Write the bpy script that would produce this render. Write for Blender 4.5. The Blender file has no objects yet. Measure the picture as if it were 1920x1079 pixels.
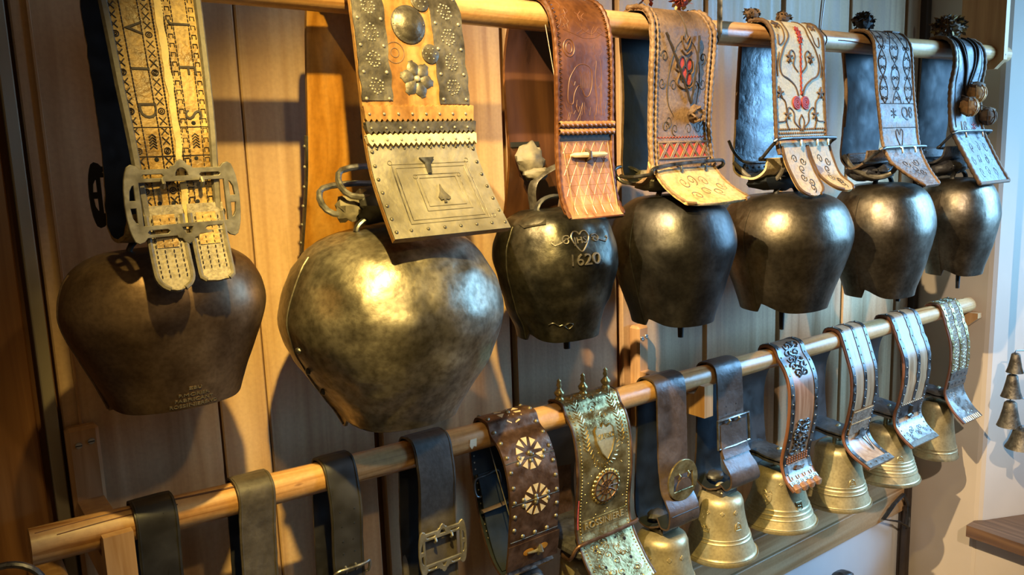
import bpy, math, random
import numpy as np
from mathutils import Vector, Matrix, noise

SC = bpy.context.scene
COL = SC.collection
random.seed(7)

# ------------------------------------------------------------------ camera
RIGHT = np.array([0.80247179, -0.59565484, -0.03513326])
DOWN = np.array([-0.12567011, -0.11115744, -0.98582506])
FWD = np.array([0.58330614, 0.795512, -0.16405672])
CAMP = np.array([0.0, -1.27, 1.6])
FPX = 1541.0
cam = bpy.data.cameras.new('camera')
cam.sensor_width = 36.0
cam.lens = 36.0 * FPX / 1920.0
cam.clip_start = 0.02
camo = bpy.data.objects.new('camera', cam)
COL.objects.link(camo)
camo.matrix_world = Matrix(((RIGHT[0], -DOWN[0], -FWD[0], CAMP[0]), (RIGHT[1], -DOWN[1], -FWD[1], CAMP[1]),
                            (RIGHT[2], -DOWN[2], -FWD[2], CAMP[2]), (0, 0, 0, 1)))
SC.camera = camo

# ------------------------------------------------------------------ light
SC.view_settings.view_transform = 'Standard'
SC.view_settings.look = 'None'
SC.view_settings.gamma = 1.0
SC.view_settings.use_curve_mapping = False
SC.view_settings.exposure = 0.0
wd = bpy.data.worlds.new('world')
SC.world = wd
wd.use_nodes = True
wd.node_tree.nodes['Background'].inputs[0].default_value = (1.0, 0.70, 0.36, 1)
wd.node_tree.nodes['Background'].inputs[1].default_value = 0.085


def lamp(name, kind, loc, target, energy, color, **kw):
    d = bpy.data.lights.new(name, kind)
    d.energy = energy
    d.color = color
    for k, v in kw.items():
        setattr(d, k, v)
    o = bpy.data.objects.new(name, d)
    COL.objects.link(o)
    o.location = loc
    o.rotation_euler = (Vector(target) - Vector(loc)).to_track_quat('-Z', 'Y').to_euler()
    return o


WARM = (1.0, 0.73, 0.22)
# halogen spots of the room and an added fill lamp, each aimed at its own stretch of the wall
lamp('room_spot_a', 'SPOT', (0.26, -0.89, 2.21), (0.88, 0, 0.93), 155, WARM, spot_size=math.radians(66), spot_blend=1.0, shadow_soft_size=0.014)
lamp('room_spot_b', 'SPOT', (0.34, -1.20, 1.92), (0.80, 0, 1.00), 13, (1.0, 0.75, 0.32), spot_size=math.radians(74), spot_blend=1.0, shadow_soft_size=0.018)
lamp('room_spot_d', 'SPOT', (-0.30, -0.90, 2.97), (1.70, -0.05, 1.00), 640, (1.0, 0.76, 0.42), spot_size=math.radians(33), spot_blend=1.0, shadow_soft_size=0.014)
lamp('right_wall_fill', 'SPOT', (-0.20, -2.40, 2.80), (2.45, -0.1, 0.85), 380, (1.0, 0.80, 0.58), spot_size=math.radians(22), spot_blend=1.0, shadow_soft_size=0.03)  # added fill that brightens the right plaster wall, not a known room lamp
lamp('window_daylight', 'AREA', (2.90, -1.05, 1.70), (2.0, -0.15, 1.22), 27, (0.24, 0.57, 1.0), shape='RECTANGLE', size=0.9, size_y=1.1, spread=math.radians(84))

# ------------------------------------------------------------------ measuring helpers (real planes, metres)


def ray(px, py):
    return RIGHT * (px - 960.0) + DOWN * (py - 539.5) + FWD * FPX


def at(px, py, Y):
    d = ray(px, py)
    return CAMP + d * ((Y - CAMP[1]) / d[1])


def atx(px, py, X):
    d = ray(px, py)
    return CAMP + d * (X / d[0])


def cat(pts, n=8):
    p = np.array(pts, float)
    p = np.vstack([2 * p[0] - p[1], p, 2 * p[-1] - p[-2]])
    out = []
    for i in range(1, len(p) - 2):
        a, b, c, d = p[i - 1], p[i], p[i + 1], p[i + 2]
        for k in range(n):
            t = k / n
            out.append(0.5 * (2 * b + (c - a) * t + (2 * a - 5 * b + 4 * c - d) * t * t + (3 * b - a - 3 * c + d) * t ** 3))
    out.append(p[-2])
    return np.array(out)


# ------------------------------------------------------------------ materials
MATS = {}


def mat(name, cols, rough=0.6, metal=0.0, scale=(20, 20, 20), bump=0.2, bdist=0.002, detail=5, dist=0.0, coat=0.0,
        spots=None, fine=None, rvar=0.15, rnd=0.0, spec=0.5, bscale=None):
    m = bpy.data.materials.new(name)
    m.use_nodes = True
    nt = m.node_tree
    N, L = nt.nodes, nt.links
    b = N['Principled BSDF']
    tc = N.new('ShaderNodeTexCoord')
    mp = N.new('ShaderNodeMapping')
    mp.inputs['Scale'].default_value = scale
    L.new(tc.outputs['Object'], mp.inputs[0])
    vec = mp.outputs[0]
    oi = N.new('ShaderNodeObjectInfo')
    if rnd:
        ml = N.new('ShaderNodeMath')
        ml.operation = 'MULTIPLY'
        ml.inputs[1].default_value = 37.0
        L.new(oi.outputs['Random'], ml.inputs[0])
        L.new(ml.outputs[0], mp.inputs['Location'])
    no = N.new('ShaderNodeTexNoise')
    no.inputs['Scale'].default_value = 1.0
    no.inputs['Detail'].default_value = detail
    no.inputs['Distortion'].default_value = dist
    L.new(vec, no.inputs['Vector'])
    cr = N.new('ShaderNodeValToRGB')
    L.new(no.outputs['Fac'], cr.inputs[0])
    while len(cr.color_ramp.elements) < len(cols):
        cr.color_ramp.elements.new(0.5)
    for e, (p, c) in zip(cr.color_ramp.elements, cols):
        e.position = p
        e.color = (*c, 1)
    col = cr.outputs[0]
    if rnd:
        hv = N.new('ShaderNodeHueSaturation')
        mr = N.new('ShaderNodeMapRange')
        mr.inputs['To Min'].default_value = 1 - rnd
        mr.inputs['To Max'].default_value = 1 + rnd
        L.new(oi.outputs['Random'], mr.inputs[0])
        L.new(mr.outputs[0], hv.inputs['Value'])
        L.new(col, hv.inputs['Color'])
        col = hv.outputs[0]
    hsum = no.outputs['Fac']
    if fine:
        n2 = N.new('ShaderNodeTexNoise')
        n2.inputs['Scale'].default_value = fine[0]
        n2.inputs['Detail'].default_value = 3
        L.new(tc.outputs['Object'] if len(fine) < 3 else vec, n2.inputs['Vector'])
        mx = N.new('ShaderNodeMix')
        mx.data_type = 'RGBA'
        mx.blend_type = 'MULTIPLY'
        mx.inputs[0].default_value = fine[1]
        c2 = N.new('ShaderNodeValToRGB')
        c2.color_ramp.elements[0].position = 0.3
        c2.color_ramp.elements[0].color = (0.25, 0.22, 0.2, 1)
        c2.color_ramp.elements[1].position = 0.62
        c2.color_ramp.elements[1].color = (1, 1, 1, 1)
        L.new(n2.outputs['Fac'], c2.inputs[0])
        L.new(col, mx.inputs[6])
        L.new(c2.outputs[0], mx.inputs[7])
        col = mx.outputs[2]
        hs = N.new('ShaderNodeMath')
        hs.operation = 'ADD'
        L.new(hsum, hs.inputs[0])
        L.new(n2.outputs['Fac'], hs.inputs[1])
        hsum = hs.outputs[0]
    if spots:
        vo = N.new('ShaderNodeTexVoronoi')
        vo.inputs['Scale'].default_value = 1.0
        mp2 = N.new('ShaderNodeMapping')
        mp2.inputs['Scale'].default_value = spots[0]
        L.new(tc.outputs['Object'], mp2.inputs[0])
        if rnd:
            L.new(ml.outputs[0], mp2.inputs['Location'])
        L.new(mp2.outputs[0], vo.inputs['Vector'])
        c3 = N.new('ShaderNodeValToRGB')
        c3.color_ramp.elements[0].position = spots[1]
        c3.color_ramp.elements[0].color = (1, 1, 1, 1)
        c3.color_ramp.elements[1].position = spots[1] * 1.6
        c3.color_ramp.elements[1].color = (0, 0, 0, 1)
        L.new(vo.outputs['Distance'], c3.inputs[0])
        m3 = N.new('ShaderNodeMix')
        m3.data_type = 'RGBA'
        L.new(c3.outputs[0], m3.inputs[0])
        L.new(col, m3.inputs[6])
        m3.inputs[7].default_value = (*spots[2], 1)
        col = m3.outputs[2]
    L.new(col, b.inputs['Base Color'])
    b.inputs['Metallic'].default_value = metal
    rr = N.new('ShaderNodeMapRange')
    rr.inputs['From Min'].default_value = 0.3
    rr.inputs['From Max'].default_value = 0.7
    rr.inputs['To Min'].default_value = max(0.04, rough - rvar)
    rr.inputs['To Max'].default_value = min(1, rough + rvar)
    L.new(no.outputs['Fac'], rr.inputs[0])
    L.new(rr.outputs[0], b.inputs['Roughness'])
    b.inputs['Coat Weight'].default_value = coat
    b.inputs['Coat Roughness'].default_value = 0.3
    b.inputs['Specular IOR Level'].default_value = spec
    if bscale:
        nb = N.new('ShaderNodeTexNoise')
        nb.inputs['Scale'].default_value = 1.0
        nb.inputs['Detail'].default_value = 3
        mpb = N.new('ShaderNodeMapping')
        mpb.inputs['Scale'].default_value = bscale
        L.new(tc.outputs['Object'], mpb.inputs[0])
        L.new(mpb.outputs[0], nb.inputs['Vector'])
        hs2 = N.new('ShaderNodeMath')
        hs2.operation = 'ADD'
        L.new(hsum, hs2.inputs[0])
        L.new(nb.outputs['Fac'], hs2.inputs[1])
        hsum = hs2.outputs[0]
    bp = N.new('ShaderNodeBump')
    bp.inputs['Strength'].default_value = bump
    bp.inputs['Distance'].default_value = bdist
    L.new(hsum, bp.inputs['Height'])
    L.new(bp.outputs[0], b.inputs['Normal'])
    MATS[name] = m
    return m


def plain(name, c, rough=0.6, metal=0.0, var=0.35, sc=60, **kw):
    return mat(name, [(0.25, tuple(x * (1 - var) for x in c)), (0.55, c), (0.8, tuple(min(1, x * (1 + var)) for x in c))],
               rough, metal, scale=(sc, sc, sc), **kw)


mat('pine_plank', [(0.28, (0.36, 0.195, 0.09)), (0.5, (0.51, 0.315, 0.16)), (0.72, (0.60, 0.395, 0.22))], 0.55, scale=(34, 34, 1.4), bump=0.12,
    dist=0.7, spots=((9, 9, 3.2), 0.045, (0.16, 0.06, 0.02)), rnd=0.14, fine=(160, 0.12))
mat('pine_rail', [(0.28, (0.40, 0.215, 0.085)), (0.5, (0.56, 0.34, 0.16)), (0.72, (0.64, 0.42, 0.22))], 0.55, scale=(1.6, 42, 42), bump=0.12,
    dist=0.7, spots=((3.2, 9, 9), 0.045, (0.16, 0.06, 0.02)), rnd=0.12, fine=(160, 0.12))
mat('shaded_backing', [(0.3, (0.14, 0.055, 0.018)), (0.7, (0.24, 0.10, 0.035))], 0.7, scale=(40, 40, 2))  # dark brown puts the shade of the plank gaps into the colour
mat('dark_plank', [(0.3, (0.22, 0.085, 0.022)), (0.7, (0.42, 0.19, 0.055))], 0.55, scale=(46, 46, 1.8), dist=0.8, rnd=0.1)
mat('grey_strip', [(0.3, (0.26, 0.21, 0.14)), (0.7, (0.36, 0.30, 0.21))], 0.7, scale=(20, 20, 3))
mat('pole_wood', [(0.28, (0.26, 0.10, 0.028)), (0.45, (0.52, 0.27, 0.10)), (0.7, (0.64, 0.38, 0.17))], 0.38, scale=(2.2, 60, 60), bump=0.18,
    dist=1.2, spots=((7, 22, 22), 0.05, (0.16, 0.06, 0.02)), fine=(120, 0.2), coat=0.2)
mat('bracket_wood', [(0.3, (0.40, 0.20, 0.075)), (0.7, (0.60, 0.35, 0.16))], 0.5, scale=(50, 50, 4), dist=0.8, rnd=0.08)
plain('plaster', (0.50, 0.42, 0.345), 0.9, var=0.06, sc=9, bump=0.25)
plain('white_plaster', (0.70, 0.68, 0.66), 0.9, var=0.04, sc=9, bump=0.2)
plain('floor_boards', (0.30, 0.20, 0.12), 0.6)
mat('sill_wood', [(0.3, (0.075, 0.038, 0.02)), (0.7, (0.17, 0.09, 0.045))], 0.5, scale=(60, 3, 60), dist=0.6)
plain('dark_post', (0.05, 0.035, 0.028), 0.8)
# bell metals
mat('bronze_iron', [(0.25, (0.13, 0.078, 0.045)), (0.5, (0.24, 0.155, 0.095)), (0.8, (0.38, 0.26, 0.17))], 0.44, 0.9, scale=(18, 18, 18), bump=0.10,
    bdist=0.001, fine=(200, 0.35), detail=8, rvar=0.08)
mat('grey_hammered', [(0.28, (0.15, 0.13, 0.095)), (0.48, (0.32, 0.28, 0.21)), (0.72, (0.52, 0.46, 0.36))], 0.42, 0.92, scale=(15, 15, 15), bump=0.22,
    bdist=0.002, fine=(110, 0.6), detail=9, rvar=0.1)
mat('black_hammered', [(0.25, (0.03, 0.028, 0.022)), (0.5, (0.075, 0.068, 0.050)), (0.8, (0.20, 0.175, 0.125))], 0.36, 0.92, scale=(18, 18, 18), bump=0.2,
    bdist=0.002, fine=(120, 0.5), detail=8, rvar=0.1)
mat('black_iron', [(0.25, (0.028, 0.026, 0.024)), (0.5, (0.06, 0.055, 0.05)), (0.8, (0.13, 0.118, 0.105))], 0.39, 0.9, scale=(16, 16, 16), bump=0.14,
    bdist=0.0015, fine=(120, 0.4), detail=8, bscale=(120, 120, 22), rvar=0.08)
mat('brown_iron', [(0.25, (0.075, 0.063, 0.047)), (0.5, (0.15, 0.125, 0.092)), (0.8, (0.26, 0.22, 0.165))], 0.36, 0.93, scale=(14, 14, 14), bump=0.16,
    bdist=0.0015, fine=(120, 0.4), detail=8, bscale=(130, 130, 24), rvar=0.08)
plain('clapper_iron', (0.03, 0.027, 0.025), 0.5, 0.6)
mat('brass', [(0.25, (0.30, 0.245, 0.13)), (0.5, (0.43, 0.355, 0.20)), (0.8, (0.53, 0.45, 0.27))], 0.44, 0.6, scale=(16, 16, 16), bump=0.08, fine=(180, 0.3), rvar=0.08)
mat('bright_brass', [(0.3, (0.36, 0.27, 0.11)), (0.7, (0.58, 0.46, 0.22))], 0.32, 0.85, scale=(40, 40, 40), bump=0.25, fine=(150, 0.45))
mat('steel', [(0.3, (0.20, 0.19, 0.17)), (0.7, (0.36, 0.34, 0.31))], 0.38, 0.85, scale=(60, 60, 60), bump=0.1, fine=(200, 0.3))
mat('pewter', [(0.3, (0.21, 0.185, 0.14)), (0.7, (0.33, 0.295, 0.23))], 0.42, 0.6, scale=(50, 50, 50), bump=0.15, fine=(160, 0.3))
mat('tin_plate', [(0.28, (0.17, 0.148, 0.115)), (0.5, (0.25, 0.222, 0.175)), (0.75, (0.34, 0.305, 0.245))], 0.5, 0.55, scale=(14, 14, 14), bump=0.35, bdist=0.003, fine=(90, 0.25))
mat('dark_tin', [(0.3, (0.085, 0.072, 0.056)), (0.7, (0.17, 0.15, 0.118))], 0.48, 0.7, scale=(30, 30, 30), bump=0.4, fine=(120, 0.4))
mat('dark_iron', [(0.3, (0.05, 0.048, 0.046)), (0.7, (0.14, 0.135, 0.13))], 0.38, 0.8, scale=(60, 60, 60), bump=0.2)
mat('copper_brown', [(0.3, (0.10, 0.05, 0.03)), (0.7, (0.22, 0.12, 0.075))], 0.38, 0.7, scale=(40, 40, 40), bump=0.3, fine=(130, 0.4))
# leathers, woods
mat('gold_leather', [(0.28, (0.13, 0.065, 0.014)), (0.45, (0.38, 0.22, 0.055)), (0.6, (0.52, 0.335, 0.105)), (0.78, (0.62, 0.44, 0.18))], 0.5, scale=(26, 26, 26), bump=0.7,
    bdist=0.002, fine=(220, 0.6), detail=9)
mat('worn_maple', [(0.28, (0.16, 0.07, 0.018)), (0.5, (0.30, 0.15, 0.042)), (0.75, (0.40, 0.225, 0.08))], 0.48, scale=(40, 40, 5), bump=0.15, dist=0.6, fine=(110, 0.45))
mat('pale_leather', [(0.3, (0.22, 0.175, 0.11)), (0.7, (0.42, 0.35, 0.24))], 0.6, scale=(60, 60, 60), bump=0.5, fine=(260, 0.6))
plain('bright_gold', (0.58, 0.42, 0.16), 0.55, var=0.3, sc=120, bump=0.5)
plain('grey_edge', (0.16, 0.135, 0.10), 0.6, var=0.4, sc=120, bump=0.4)
plain('black_leather', (0.018, 0.016, 0.015), 0.5, var=0.4, sc=50, bump=0.3, spec=0.4)
plain('soft_black', (0.028, 0.025, 0.022), 0.48, var=0.4, sc=30, bump=0.25)
mat('grey_leather', [(0.3, (0.05, 0.04, 0.032)), (0.55, (0.085, 0.07, 0.056)), (0.8, (0.15, 0.125, 0.10))], 0.5, scale=(22, 22, 14), bump=0.3, fine=(120, 0.35))
mat('brown_leather', [(0.3, (0.045, 0.028, 0.02)), (0.7, (0.10, 0.066, 0.046))], 0.42, scale=(20, 20, 20), bump=0.25, fine=(140, 0.3))
plain('blue_black', (0.014, 0.017, 0.020), 0.55, var=0.45, sc=26, bump=0.5, bdist=0.003, spec=0.18)
plain('satin_black', (0.018, 0.018, 0.022), 0.3, var=0.3, sc=30, bump=0.6, bdist=0.005, coat=0.15)
mat('strap_maple', [(0.28, (0.26, 0.098, 0.008)), (0.5, (0.42, 0.18, 0.018)), (0.75, (0.50, 0.25, 0.04))], 0.42, scale=(40, 40, 4), bump=0.12, dist=0.5,
    spots=((34, 34, 16), 0.06, (0.07, 0.03, 0.012)), fine=(160, 0.2), coat=0.15)
mat('strap_walnut', [(0.3, (0.03, 0.009, 0.003)), (0.48, (0.085, 0.028, 0.007)), (0.7, (0.19, 0.07, 0.018))], 0.38, scale=(12, 12, 7), bump=0.2, dist=0.6, fine=(130, 0.45), coat=0.25)
mat('walnut_inner', [(0.3, (0.035, 0.014, 0.008)), (0.7, (0.10, 0.038, 0.016))], 0.38, scale=(40, 40, 5), bump=0.1, coat=0.2)
mat('brown_suede', [(0.28, (0.075, 0.040, 0.018)), (0.5, (0.21, 0.12, 0.055)), (0.72, (0.35, 0.22, 0.12))], 0.6, scale=(12, 12, 12), bump=0.4, fine=(200, 0.45), detail=8)
mat('tan_tail', [(0.25, (0.30, 0.17, 0.055)), (0.5, (0.55, 0.36, 0.14)), (0.75, (0.68, 0.49, 0.24))], 0.6, scale=(22, 22, 22), bump=0.4, fine=(160, 0.45))
mat('cream_leather', [(0.25, (0.42, 0.29, 0.12)), (0.45, (0.62, 0.48, 0.26)), (0.75, (0.72, 0.61, 0.40))], 0.65, scale=(30, 30, 30), bump=0.4, fine=(220, 0.3))
mat('tooled_tan', [(0.25, (0.085, 0.052, 0.032)), (0.5, (0.20, 0.135, 0.085)), (0.75, (0.32, 0.23, 0.15))], 0.55, scale=(36, 36, 36), bump=0.6, bdist=0.003, fine=(150, 0.6))
mat('slate_leather', [(0.25, (0.026, 0.025, 0.025)), (0.5, (0.06, 0.056, 0.055)), (0.75, (0.12, 0.112, 0.107))], 0.4, scale=(30, 30, 30), bump=0.5, fine=(150, 0.5))
mat('hoop_wood', [(0.28, (0.15, 0.06, 0.028)), (0.5, (0.26, 0.125, 0.06)), (0.75, (0.38, 0.21, 0.11))], 0.4, scale=(60, 60, 5), bump=0.15, dist=0.6, coat=0.15)
mat('pale_hoop', [(0.28, (0.20, 0.11, 0.055)), (0.5, (0.31, 0.185, 0.095)), (0.75, (0.40, 0.26, 0.145))], 0.4, scale=(60, 60, 5), bump=0.15, dist=0.6, coat=0.15)
mat('hoop_edge', [(0.3, (0.07, 0.024, 0.010)), (0.7, (0.17, 0.062, 0.025))], 0.6, scale=(30, 30, 6))
plain('dark_hoop', (0.05, 0.035, 0.028), 0.5, var=0.5, sc=30, bump=0.3)
plain('thread_dark', (0.035, 0.022, 0.014), 0.7)
plain('thread_brown', (0.12, 0.065, 0.03), 0.7)
plain('thread_red', (0.34, 0.035, 0.03), 0.7)
plain('red_felt', (0.52, 0.055, 0.035), 0.8, var=0.25, sc=200, bump=0.4)
plain('straw', (0.55, 0.40, 0.17), 0.75, var=0.5, sc=120)
plain('husk_brown', (0.15, 0.085, 0.042), 0.8, var=0.6, sc=60, bump=0.6)
plain('husk_orange', (0.50, 0.24, 0.07), 0.7, var=0.4, sc=150)
plain('husk_black', (0.02, 0.019, 0.018), 0.8, var=0.5, sc=150)
plain('petal_red', (0.30, 0.05, 0.03), 0.75, var=0.5, sc=150)
plain('bone', (0.62, 0.47, 0.27), 0.45, var=0.25, sc=80)
plain('black_hole', (0.004, 0.004, 0.004), 0.9)
plain('pale_tape', (0.75, 0.66, 0.48), 0.6, var=0.08)
plain('grey_rag', (0.15, 0.125, 0.085), 0.7, var=0.5, sc=60, bump=0.6)
plain('zinc', (0.55, 0.55, 0.52), 0.35, 0.9, var=0.15)
plain('window_white', (0.75, 0.75, 0.74), 0.5, var=0.03)

# ------------------------------------------------------------------ mesh helpers


def org(o):
    while o.parent:
        o = o.parent
    return np.array(o.location)


def thing(name, label, category, loc, group=None):
    o = bpy.data.objects.new(name, None)
    COL.objects.link(o)
    o.empty_display_size = 0.03
    o.location = [float(c) for c in loc]
    o['label'] = label
    o['category'] = category
    if group:
        o['group'] = group
    return o


SPLIT = {'seam', 'edge_binding', 'prong', 'letters', 'braided_edge', 'tail_edge', 'crack', 'edge_crease', 'hoop_rim', 'embroidered_roses', 'embroidered_scrolls', 'embroidered_leaves', 'iron_scroll', 'keyhole', 'sheet_seam', 'carved_ring', 'numerals', 'relief_mark', 'crease', 'thong', 'pierced_scrolls', 'lattice', 'rosette_spokes', 'embroidery', 'engraved_lines', 'stamped_rings', 'latch_knob'}


class MB:
    def __init__(s):
        s.v, s.f, s.m = [], [], []

    def add(s, verts, faces, mi=0):
        o = len(s.v)
        s.v.extend([tuple(map(float, p)) for p in verts])
        s.f.extend([tuple(i + o for i in f) for f in faces])
        s.m.extend([mi] * len(faces))

    def pieces(s):
        """connected pieces as separate builders"""
        par = list(range(len(s.v)))

        def find(a):
            while par[a] != a:
                par[a] = par[par[a]]
                a = par[a]
            return a
        for f in s.f:
            r = find(f[0])
            for q in f[1:]:
                par[find(q)] = r
        groups = {}
        for f, m in zip(s.f, s.m):
            groups.setdefault(find(f[0]), []).append((f, m))
        out = []
        for fs in groups.values():
            ids = sorted({i for f, _ in fs for i in f})
            mp = {a: k for k, a in enumerate(ids)}
            b = MB()
            b.v = [s.v[i] for i in ids]
            b.f = [tuple(mp[i] for i in f) for f, _ in fs]
            b.m = [m for _, m in fs]
            out.append(b)
        return out

    def build(s, name, mats, parent=None, smooth=True, sharp=40, kind=None, label=None):
        if name in SPLIT and not kind:
            ps = s.pieces()
            if len(ps) > 1:
                return [b.build1(name, mats, parent, smooth, sharp, kind, label) for b in ps][0]
        return s.build1(name, mats, parent, smooth, sharp, kind, label)

    def build1(s, name, mats, parent=None, smooth=True, sharp=40, kind=None, label=None):
        me = bpy.data.meshes.new(name)
        o0 = org(parent) if parent else np.zeros(3)
        v = np.array(s.v) - o0 if s.v else np.zeros((0, 3))
        me.from_pydata([tuple(p) for p in v], [], s.f)
        if isinstance(mats, str):
            mats = [mats]
        for m in mats:
            me.materials.append(MATS[m])
        if len(mats) > 1:
            me.polygons.foreach_set('material_index', s.m)
        if smooth:
            me.polygons.foreach_set('use_smooth', [True] * len(me.polygons))
            me.set_sharp_from_angle(angle=math.radians(sharp))
        me.validate()
        me.update()
        o = bpy.data.objects.new(name, me)
        COL.objects.link(o)
        if parent:
            o.parent = parent
        if kind:
            o['kind'] = kind
        if label:
            o['label'] = label
        return o

    # --- shapes
    def box(s, lo, hi, ch=0.0):
        x0, y0, z0 = lo
        x1, y1, z1 = hi
        if ch <= 0:
            v = [(x, y, z) for x in (x0, x1) for y in (y0, y1) for z in (z0, z1)]
            s.add(v, [(0, 1, 3, 2), (4, 6, 7, 5), (0, 4, 5, 1), (2, 3, 7, 6), (0, 2, 6, 4), (1, 5, 7, 3)])
            return
        c = ch
        v = []
        idx = {}
        for ix, x in enumerate((x0, x1)):
            for iy, y in enumerate((y0, y1)):
                for iz, z in enumerate((z0, z1)):
                    sx, sy, sz = (1 - 2 * ix), (1 - 2 * iy), (1 - 2 * iz)
                    for a, p in enumerate(((x, y + sy * c, z + sz * c), (x + sx * c, y, z + sz * c), (x + sx * c, y + sy * c, z))):
                        idx[(ix, iy, iz, a)] = len(v)
                        v.append(p)
        f = []
        for a in range(3):
            for k in range(2):
                q = []
                for i, j in ((0, 0), (1, 0), (1, 1), (0, 1)):
                    t = [0, 0, 0]
                    t[a] = k
                    t[(a + 1) % 3] = i
                    t[(a + 2) % 3] = j
                    q.append(idx[(*t, a)])
                f.append(tuple(q) if k else tuple(q[::-1]))
        for a in range(3):
            b, d = (a + 1) % 3, (a + 2) % 3
            for i in range(2):
                for j in range(2):
                    q = []
                    for k, ax in ((0, b), (1, b), (1, d), (0, d)):
                        t = [0, 0, 0]
                        t[a] = k
                        t[b] = i
                        t[d] = j
                        q.append(idx[(*t, ax)])
                    f.append(tuple(q) if (i == j) else tuple(q[::-1]))
        for ix in range(2):
            for iy in range(2):
                for iz in range(2):
                    q = tuple(idx[(ix, iy, iz, a)] for a in range(3))
                    f.append(q if (ix + iy + iz) % 2 else q[::-1])
        s.add(v, f)

    def tube(s, pts, r, seg=6, closed=False, mi=0, flat=1.0):
        p = np.array(pts, float)
        n = len(p)
        if np.isscalar(r):
            r = [r] * n
        if closed:
            tg = np.roll(p, -1, 0) - np.roll(p, 1, 0)
        else:
            tg = np.gradient(p, axis=0)
        tg /= np.linalg.norm(tg, axis=1)[:, None] + 1e-12
        a = np.array([0, 0, 1.0]) if abs(tg[0][2]) < 0.8 else np.array([1.0, 0, 0])
        u = np.cross(tg[0], a)
        u /= np.linalg.norm(u)
        vs = []
        for i in range(n):
            u = u - tg[i] * u.dot(tg[i])
            u /= np.linalg.norm(u) + 1e-12
            w = np.cross(tg[i], u)
            for k in range(seg):
                an = 2 * math.pi * k / seg
                vs.append(p[i] + (u * math.cos(an) + w * math.sin(an) * flat) * r[i])
        fs = []
        for i in range(n if closed else n - 1):
            j = (i + 1) % n
            for k in range(seg):
                l = (k + 1) % seg
                fs.append((i * seg + k, i * seg + l, j * seg + l, j * seg + k))
        if not closed:
            fs.append(tuple(range(seg))[::-1])
            fs.append(tuple((n - 1) * seg + k for k in range(seg)))
        s.add(vs, fs, mi)

    def dome(s, p, n, r, h, seg=8, mi=0, rings=2):
        n = np.array(n, float)
        n /= np.linalg.norm(n)
        a = np.array([1.0, 0, 0]) if abs(n[0]) < 0.8 else np.array([0, 0, 1.0])
        u = np.cross(n, a)
        u /= np.linalg.norm(u)
        w = np.cross(n, u)
        p = np.array(p, float)
        vs = []
        for i in range(rings + 1):
            t = 0.5 * math.pi * i / (rings + 1)
            for k in range(seg):
                an = 2 * math.pi * k / seg
                vs.append(p + (u * math.cos(an) + w * math.sin(an)) * r * math.cos(t) + n * h * (math.sin(t) if i else -0.15))
        vs.append(p + n * h)
        fs = []
        for i in range(rings):
            for k in range(seg):
                l = (k + 1) % seg
                fs.append((i * seg + k, i * seg + l, (i + 1) * seg + l, (i + 1) * seg + k))
        for k in range(seg):
            fs.append((rings * seg + k, rings * seg + (k + 1) % seg, len(vs) - 1))
        s.add(vs, fs, mi)

    def lathe(s, prof, c, seg=48, mi=0, axis=None):
        # prof: (radius, height); axis: optional (u, w, n) basis
        c = np.array(c, float)
        if axis is None:
            u, w, n = np.eye(3)
        else:
            u, w, n = [np.array(a, float) for a in axis]
        vs = []
        for r, z in prof:
            for k in range(seg):
                an = 2 * math.pi * k / seg
                vs.append(c + (u * math.cos(an) + w * math.sin(an)) * r + n * z)
        fs = []
        for i in range(len(prof) - 1):
            for k in range(seg):
                l = (k + 1) % seg
                fs.append((i * seg + k, i * seg + l, (i + 1) * seg + l, (i + 1) * seg + k))
        s.add(vs, fs, mi)

    def blob(s, c, rad, amp=0.2, fr=40, seg=14, rings=9, mi=0):
        c = np.array(c, float)
        rad = np.array(rad, float) * np.ones(3)
        vs = []
        for i in range(rings + 1):
            t = math.pi * i / rings
            for k in range(seg):
                a = 2 * math.pi * k / seg
                d = np.array([math.sin(t) * math.cos(a), math.sin(t) * math.sin(a), math.cos(t)])
                q = c + d * rad
                vs.append(c + d * rad * (1 + amp * noise.noise(Vector(q * fr))))
        fs = [(i * seg + k, (i + 1) * seg + k, (i + 1) * seg + (k + 1) % seg, i * seg + (k + 1) % seg) for i in range(rings) for k in range(seg)]
        s.add(vs, fs, mi)


def basis(n):
    n = np.array(n, float)
    n /= np.linalg.norm(n)
    a = np.array([1.0, 0, 0]) if abs(n[0]) < 0.8 else np.array([0, 0, 1.0])
    u = np.cross(a, n)
    u /= np.linalg.norm(u)
    return u, np.cross(n, u), n


def curve_mesh(cu):
    ob = bpy.data.objects.new('tmp', cu)
    COL.objects.link(ob)
    bpy.context.view_layer.update()
    me = bpy.data.meshes.new_from_object(ob.evaluated_get(bpy.context.evaluated_depsgraph_get()))
    v = [tuple(q.co) for q in me.vertices]
    f = [tuple(p.vertices) for p in me.polygons]
    bpy.data.objects.remove(ob)
    bpy.data.curves.remove(cu)
    bpy.data.meshes.remove(me)
    return v, f


def fill2d(loops, ext, bev=0.0):
    cu = bpy.data.curves.new('tmp', 'CURVE')
    cu.dimensions = '2D'
    cu.fill_mode = 'BOTH'
    cu.extrude = ext
    cu.bevel_depth = bev
    cu.bevel_resolution = 0
    for lp in loops:
        sp = cu.splines.new('POLY')
        sp.points.add(len(lp) - 1)
        for q, (x, y) in zip(sp.points, lp):
            q.co = (x, y, 0, 1)
        sp.use_cyclic_u = True
    return curve_mesh(cu)


def text2d(txt, size, ext):
    cu = bpy.data.curves.new('tmp', 'FONT')
    cu.body = txt
    cu.size = size
    cu.extrude = ext
    cu.align_x = 'CENTER'
    cu.align_y = 'CENTER'
    cu.resolution_u = 3
    return curve_mesh(cu)


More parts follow.
